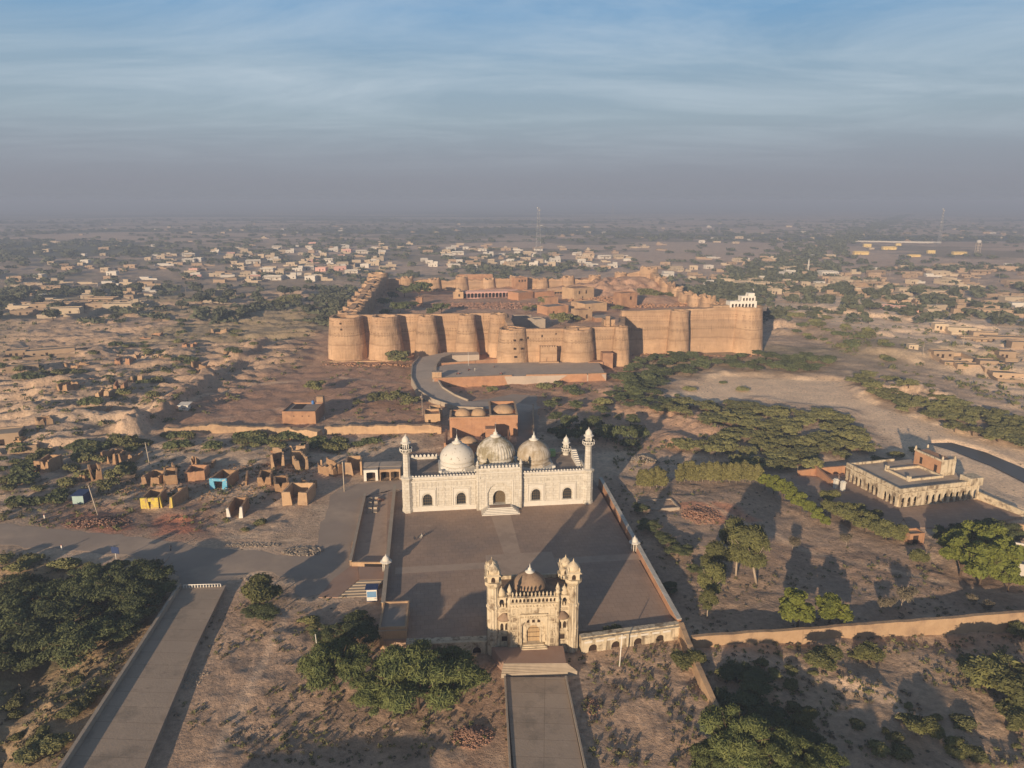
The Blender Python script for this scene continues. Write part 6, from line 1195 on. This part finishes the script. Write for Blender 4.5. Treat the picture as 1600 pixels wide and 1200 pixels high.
# --- far trees: singly in the villages, the rest as woodland
far = np.random.default_rng(11)
def farwood(n, y0, y1, seed):
    g = np.random.default_rng(seed); y = y0 * (y1 / y0) ** g.random(n * 8); x = (g.random(n * 8) * 2 - 1) * (y * .78 + 40)
    left = ss(350, -250, x - y * .12); d = .9 * ss(.38, .56, fbm(x * .45, y, 420, 5, 81) + .13 * left - .05) + .6 * ss(.46, .6, fbm(x * .5, y, 90, 5, 82)) + .10
    rd = ldist(x, y, [gp(1060, 476), gp(1160, 452), gp(1240, 410), gp(1330, 368), gp(1392, 345)]); d *= np.where(y > 900, .6, .85); d = np.maximum(d, 1.6 * ss(55, 15, rd * 600 / np.maximum(y, 600)))
    d = d * (sdf(x, y, FORT_POLY) > 12) * (sdf(x, y, PP([(1320, 378), (1530, 378), (1600, 402), (1320, 402)])) > 0)
    d *= np.where(sdf(x, y, BAD) < 0, .25, 1); d *= np.where((y < 640) & (x > 140), .5, 1)
    k = g.random(n * 8) * 1.3 < d; return np.stack([x[k], y[k]], 1)[:n]
vt = farwood(1250, 470, 900, 12); vt = vt[np.argsort(vt[:, 1])]; VT, REST = vt[::3][:296], np.concatenate([vt[::3][296:], vt[1::3], vt[2::3]])
for i, (x, y) in enumerate(VT):
    s = .7 + .8 * far.random(); o_ = put_tree('village_tree', None, 'tree', float(x), float(y), hq(x, y), PT['village'][i % 4], s, sz=s * (.8 + .3 * far.random())); pend(o_, 'dusty green' if i % 2 else 'dark', 'village tree')
fw2 = np.concatenate([REST, farwood(3000, 850, 3400, 13)]); FV, FFc = [], []; k = 0
ln = np.array([gp(1060, 476), gp(1160, 452), gp(1232, 412), gp(1322, 370), gp(1386, 346), gp(1420, 336)]); q = far.random(620) * 5; qi = q.astype(int).clip(0, 4); fw2 = np.concatenate([fw2, ln[qi] + (ln[qi + 1] - ln[qi]) * (q - qi)[:, None] + far.normal(size=(620, 2)) * [12, 22]])
tmpl = [leaves(blobset(random.Random(q), 5, 4.2, 3.6, .2, .5), 44, 1.4, .6, q, .3) for q in range(6)]
for i, (x, y) in enumerate(fw2):
    V_, F_ = tmpl[i % 6]; s = (.7 + .9 * far.random()) * (1 + y / 6000); FV.append(V_ * [s * 1.2, s, s * .85] + np.array([x, y, hq(x, y)])); FFc.append(F_ + k); k += len(V_)
o_ = bpy.data.objects.new('far_woodland', np_mesh('far_woodland', np.concatenate(FV), np.concatenate(FFc), M['lf_far'])); COL.objects.link(o_); tag(o_, 'dark scattered woodland fading into the haze', 'woodland', kind='stuff')
# ---------------------------------------------------------------- village houses
HP = []
def house_proto(w, d, h, mat, style, seed):
    r = random.Random(seed); t = thing('village_house', None, 'house'); m = MB(); m.box(0, w, 0, d, -1.2, h)
    for x0, x1, y0, y1 in ((0, w, 0, .3), (0, w, d - .3, d), (0, .3, .3, d - .3), (w - .3, w, .3, d - .3)): m.box(x0, x1, y0, y1, h, h + .5)
    if style == 1: m.box(w * .55, w, d * .35, d - .3, h + .12, h + 2.8)
    m.build('wall', M[mat], t)
    part(lambda q: q.box(.31, w - .31, .31, d - .31, h, h + .1), 'roof', M['hroof'], t)
    part(lambda q: q.box(w * .4, w * .4 + 1.1, -.05, .0, 0, 2.1), 'door', M['dark'], t)
    for s_ in ((.15,), (.15, .75), (.7,))[seed % 3]: part(lambda q: q.box(w * s_, w * s_ + 1.1, -.05, .0, 1.1, 2.2), 'window', M['dark'], t)
    if style == 2:
        m = MB(); rag_line(m, [(-.2, -8), (-.2, d)], -1.2, [1.9, 1.9], .35, seed=seed, amp=.1); rag_line(m, [(-.2, -8), (w + 6, -8)], -1.2, [1.9, 1.9], .35, seed=seed, amp=.1, gaps=((.4, .5, 0),)); rag_line(m, [(w + 6, -8), (w + 6, d)], -1.2, [1.9, 1.9], .35, seed=seed, amp=.1); rag_line(m, [(w + .2, d), (w + 6, d)], -1.2, [1.9, 1.9], .35, seed=seed, amp=.1); m.build('yard_wall', M[mat], t)
    if style == 3: part(lambda q: (q.box(-.3, w + .3, -2.6, -.31, h - .4, h - .2), [q.box(w * k / 4 - .1 + (.1 if k == 0 else 0), w * k / 4 + .12, -2.5, -2.3, -1, h - .4) for k in range(5)]), 'veranda', M[mat], t)
    return t
NAMES = {'hw': 'white', 'hc': 'cream', 'hm': 'mud brown', 'hp': 'pink', 'hy': 'yellow'}
for k, (w, d, h, mat, st_) in enumerate([(9, 6, 3.4, 'hw', 0), (12, 7, 3.6, 'hw', 1), (14, 6, 3.4, 'hw', 3), (8, 6, 3.2, 'hc', 0), (11, 7, 3.4, 'hc', 2), (14, 6, 3.2, 'hc', 0), (10, 6, 3.6, 'hc', 1), (9, 6, 3.0, 'hm', 2), (13, 6, 3.0, 'hm', 0), (8, 7, 3.2, 'hm', 2), (16, 6, 3.0, 'hm', 3), (11, 6, 3.4, 'hp', 0), (24, 9, 5.0, 'hy', 3), (16, 8, 6.4, 'hy', 0), (18, 7, 3.4, 'hc', 2), (22, 7, 3.0, 'hm', 2)]):
    HP.append([house_proto(w, d, h, mat, st_, k), NAMES[mat], False, w])
def house(k, x, y, z, rz, s=1.0, adj=None):
    p = HP[k]; o_ = p[0] if not p[2] else copy_tree(p[0]); p[2] = True; o_.location = (x, y, z); o_.rotation_euler = (0, 0, R(rz)); o_.scale = (s, s, s); pend(o_, ('long ' if p[3] > 12.5 else 'small ') + p[1], 'flat roofed house'); return o_
VZ = [([(0, 455), (95, 440), (170, 462), (160, 488), (0, 500)], 20, [7, 8, 9, 10, 15, 3, 14], 5), ([(225, 398), (520, 378), (600, 382), (606, 420), (480, 440), (300, 440)], 80, [0, 1, 2, 3, 4, 5, 6, 0, 2, 3, 11], 9), ([(600, 384), (860, 388), (1000, 402), (975, 422), (640, 420)], 42, [0, 1, 2, 3, 4, 0, 8], 10),
      ([(1000, 412), (1300, 400), (1310, 455), (1200, 462), (1040, 436)], 32, [3, 4, 5, 7, 8, 0, 14], 10), ([(1290, 425), (1600, 412), (1600, 500), (1470, 500), (1360, 470), (1280, 450)], 42, [7, 8, 9, 10, 3, 14, 15, 4], 10), ([(0, 385), (230, 392), (230, 440), (0, 440)], 18, [3, 8, 0, 7], 12),
      ([(640, 350), (1300, 350), (1300, 385), (640, 380)], 18, [0, 2, 5, 3], 30), ([(1400, 355), (1600, 355), (1600, 375), (1400, 372)], 8, [3, 8], 30), ([(60, 365), (560, 350), (560, 370), (60, 385)], 8, [0, 3], 40)]
for vi, (poly, n, ks, rm) in enumerate(VZ):
    r = random.Random(300 + vi)
    for x, y, z in scatter(poly, n, rm, 400 + vi): house(r.choice(ks), x, y, z, r.uniform(-14, 20), r.uniform(.95, 1.35))
for k, px, py, rz, s in [(5, 199, 478, 12, 1), (3, 172, 478, 10, .9), (14, 318, 476, 14, .9), (5, 336, 462, 12, 1.2), (3, 352, 470, 10, .8), (12, 92, 500, 30, .001), (8, 108, 478, 20, 1), (7, 10, 560, 25, 1.1), (15, 40, 560, 28, 1.0), (9, -20, 700, 20, 1.2), (8, 10, 585, 30, 1.0), (11, 1372, 486, -4, 1.1), (11, 1394, 488, -4, 1.1), (11, 1414, 488, -4, .9),
                         (12, 1335, 398, -3, .9), (12, 1380, 390, -3, .9), (13, 1350, 386, -3, .8), (13, 1450, 396, -3, .7), (12, 1420, 402, -3, .7), (12, 1490, 398, -3, .8), (13, 1400, 384, -3, .6), (3, 1460, 515, -8, 1.0), (14, 1480, 520, -10, .9), (8, 1520, 528, -12, 1.0), (15, 1540, 535, -12, 1.0), (8, 1580, 545, -12, 1.1), (10, 1500, 535, -10, .9),
                         (7, 1458, 560, -6, 1.1), (8, 1475, 575, -10, .9), (9, 1530, 575, -14, 1.0), (15, 1550, 592, -14, .9), (10, 1575, 580, -12, 1.1), (8, 1495, 580, -10, 1.0), (3, 1420, 545, -5, .6), (9, 1560, 560, -10, 1.0), (3, 165, 448, 0, .9), (2, 700, 418, 3, 1.1), (2, 728, 419, 3, 1.0), (0, 665, 412, 3, 1.1), (1, 950, 418, 3, 1.0)]:
    if s < .01: continue
    x, y, z = gt(px, py); house(k, x, y, z, rz, s)
for p in HP:
    if not p[2]: bpy.data.objects.remove(p[0])
def town(n, seed):
    g = random.Random(seed); cells = [([(225, 398), (520, 372), (620, 378), (606, 428), (480, 446), (260, 440)], 1.0), ([(600, 380), (860, 384), (1010, 400), (975, 418), (640, 418)], .8), ([(1000, 408), (1300, 396), (1320, 462), (1200, 466), (1040, 436)], .9), ([(1290, 420), (1700, 408), (1700, 505), (1480, 500), (1300, 462)], 1.2), ([(0, 440), (230, 430), (230, 480), (0, 500)], .6), ([(0, 352), (1600, 345), (1600, 392), (0, 392)], .9)]
    bx = {0: MB(), 1: MB(), 2: MB()}
    for poly, wt in cells:
        for x, y, z in scatter(poly, int(n * wt), 9, seed + int(poly[0][0])):
            if sdf(np.array([x]), np.array([y]), FORT_POLY)[0] < 14: continue
            w, d, h = g.uniform(6, 15), g.uniform(4, 7), g.uniform(2.6, 3.8); mm = Matrix.Translation((x, y, z)) @ Matrix.Rotation(R(g.uniform(-16, 22)), 4, 'Z'); b = bx[g.choice((0, 1, 1, 2, 2) if x < 100 else (0, 1, 2, 2, 2))]
            b.box(0, w, 0, d, -1.5, h, mm); b.box(w * .1, w * .1 + 1, -.06, -.01, .2, 2, mm)
            if g.random() < .5: b.box(w + .01, w + g.uniform(5, 10), -.3, 0, -1.5, 1.8, mm); b.box(-.3, -.01, -g.uniform(4, 8), 0, -1.5, 1.8, mm)
            if g.random() < .25: b.box(w * .2, w * .6, d * .3, d * .95, h + .01, h + 2.5, mm)
    V_, F_, mi = [], [], []
    for k, b in bx.items(): n0 = len(V_); V_ += b.v; F_ += [tuple(i + n0 for i in f) for f in b.f]; mi += [k] * len(b.f)
    me_ = bpy.data.meshes.new('distant_houses'); me_.from_pydata(V_, [], F_); [me_.materials.append(M[q]) for q in ('hw', 'hc', 'hm')]; me_.polygons.foreach_set('material_index', mi); me_.update()
    ob = bpy.data.objects.new('distant_houses', me_); COL.objects.link(ob); tag(ob, 'crowd of tiny flat roofed houses and yard walls on the far plain', 'houses', kind='stuff')
town(64, 900)
x, y, z = gt(1322, 378); x2, y2, _ = gt(1470, 380)
wall_thing('school_wall', 'long white boundary wall behind the yellow school buildings', 'wall', [(x, y), (x2, y2)], z - 2, [z + 3, z + 3], .8, M['hw'], step=10)
x, y, z = gt(1262, 428); t_ = thing('village_minaret', 'slender white minaret beside a long white roof in the village', 'minaret', (x, y, z)); part(lambda m: m.lathe([(1.3, 0), (1.1, 9), (1.5, 9.3), (1.5, 9.8), (.9, 10), (.8, 14), (.5, 15), (.05, 18)], (0, 0), 10), 'shaft', M['hw'], t_); part(lambda m: m.lathe([(1.6, 9.8), (1.7, 9.8), (1.7, 10.6), (1.6, 10.6)], (0, 0), 10), 'balcony', M['hw'], t_)
bldg('village_mosque', 'long pale roofed hall right of the slender white minaret', 'mosque', (1284, 432), (1310, 432), 14, 5, z, 'hw', 'hw', arc=(6, 2, 3, .6))
x, y, z = gt(1527, 396); t_ = thing('water_tower', 'pale water tank on a tall open frame near the school', 'water tower', (x, y, z)); part(lambda m: ([m.box(a * 2.6 - .2, a * 2.6 + .2, b * 2.6 - .2, b * 2.6 + .2, -1, 16) for a in (-1, 1) for b in (-1, 1)], [m.box(-2.6, 2.6, -.1 + b * 2.6, .1 + b * 2.6, q, q + .3) for q in (4, 8, 12) for b in (-1, 1)]), 'frame', M['hc'], t_); part(lambda m: m.lathe([(3.4, 16), (3.4, 20), (.5, 21)], (0, 0), 14), 'tank', M['hw'], t_)
def mast(lab, px, ytop, w, dishes=True):
    x, y, z = gt(*px); b = (600 - ytop) / F; top = H + (-math.sin(PITCH) + b * math.cos(PITCH)) * y / (math.cos(PITCH) + b * math.sin(PITCH)); hh = min(top - z, 86)
    t = thing('radio_mast', lab, 'mast', (x, y, z)); m = MB(); n = 12; q = lambda c, k: ((w * (1 - .75 * k / n)) * (1 if c in (1, 2) else -1) / 2, (w * (1 - .75 * k / n)) * (1 if c > 1 else -1) / 2, hh * k / n)
    for k in range(n):
        for c in range(4): m.tube(q(c, k), q(c, k + 1), .3, None, 4); m.tube(q(c, k), q((c + 1) % 4, k + 1), .15, None, 3); m.tube(q(c, k + 1), q((c + 1) % 4, k + 1), .15, None, 3)
    m.build('lattice', M['metal'], t)
    if dishes: part(lambda m: [m.lathe([(1.1, hh * f), (1.1, hh * f + 1.6)], (1.4 * (1 if i % 2 else -1), 0), 10) for i, f in enumerate((.98, .93, .62))], 'antennas', M['hw'], t)
mast('tall lattice radio mast standing in the village behind the fort', (841, 402), 324, 8); mast('tall radio mast with white antennas at the far right', (1467, 382), 326, 5); mast('faint distant radio mast almost lost in the haze', (957, 345), 320, 10, False)
for i, (px, py, h) in enumerate([(43, 532, 9), (85, 500, 8), (226, 464, 8), (291, 462, 9), (305, 385, 12), (903, 412, 9), (766, 424, 9), (1116, 425, 9), (1462, 487, 9), (1558, 508, 9), (1504, 545, 9), (1440, 566, 10), (1390, 432, 10), (1374, 425, 9), (1560, 440, 10), (1528, 442, 9), (1485, 455, 8), (1600, 455, 9), (1215, 448, 9), (456, 428, 9)]):
    o_ = pole(None, (px, py), h, 0, True, 'kerb', group='power poles'); pend(o_, 'distant', 'power pole')
r2 = MB(); ribbon(r2, [(*gp(a, b), hq(*gp(a, b)) + .5) for a, b in [(1240, 436), (1290, 408), (1340, 378), (1380, 356), (1410, 341), (1440, 330)]], 12, .6); o_ = r2.build('far_road', M['asphalt']); tag(o_, kind='structure')
# ---------------------------------------------------------------- behind the camera: what throws the long shadows in the foreground
bldg('shrine_hall', 'large plain hall standing behind the viewpoint, left of the walkway', 'hall', (-62, 18), (-36, 20), 17, 12, 0, 'mudpale', 'roofpale', pts=True)
bldg('shrine_hall', 'second plain hall behind the viewpoint, nearer the walkway', 'hall', (-28, 12), (4, 14), 17, 11.2, 0, 'mudpale', 'roofpale', pts=True)
for i, (x, y, s) in enumerate([(22, 44, 1.25), (30, 40, 1.4), (27, 50, 1.1), (44, 46, 1.2)]): o_ = put_tree('gum_tree', 'tall leafy tree behind the viewpoint, ' + ['leftmost', 'second from left', 'third from left', 'rightmost'][i] + ' of four', 'tree', x, y, 0, PT['thorn'][i % 3], s, sz=2.4 * s)
for o_ in RUINS: pend(o_, 'crumbling', 'mud ruin')
settle()
# ---------------------------------------------------------------- haze
hm = bpy.data.materials.new('haze_air'); hm.use_nodes = True; t = hm.node_tree
for n in list(t.nodes):
    if n.type == 'BSDF_PRINCIPLED': t.nodes.remove(n)
pv = t.nodes.new('ShaderNodeVolumePrincipled'); pv.inputs['Color'].default_value = (.44, .53, .71, 1); pv.inputs['Density'].default_value = .00048; pv.inputs['Anisotropy'].default_value = 0.0
t.links.new(pv.outputs[0], t.nodes['Material Output'].inputs['Volume'])
m = MB(); m.box(-15500, 15500, -500, 14300, -14, 90); hz_ob = m.build('haze', hm); tag(hz_ob, kind='stuff')
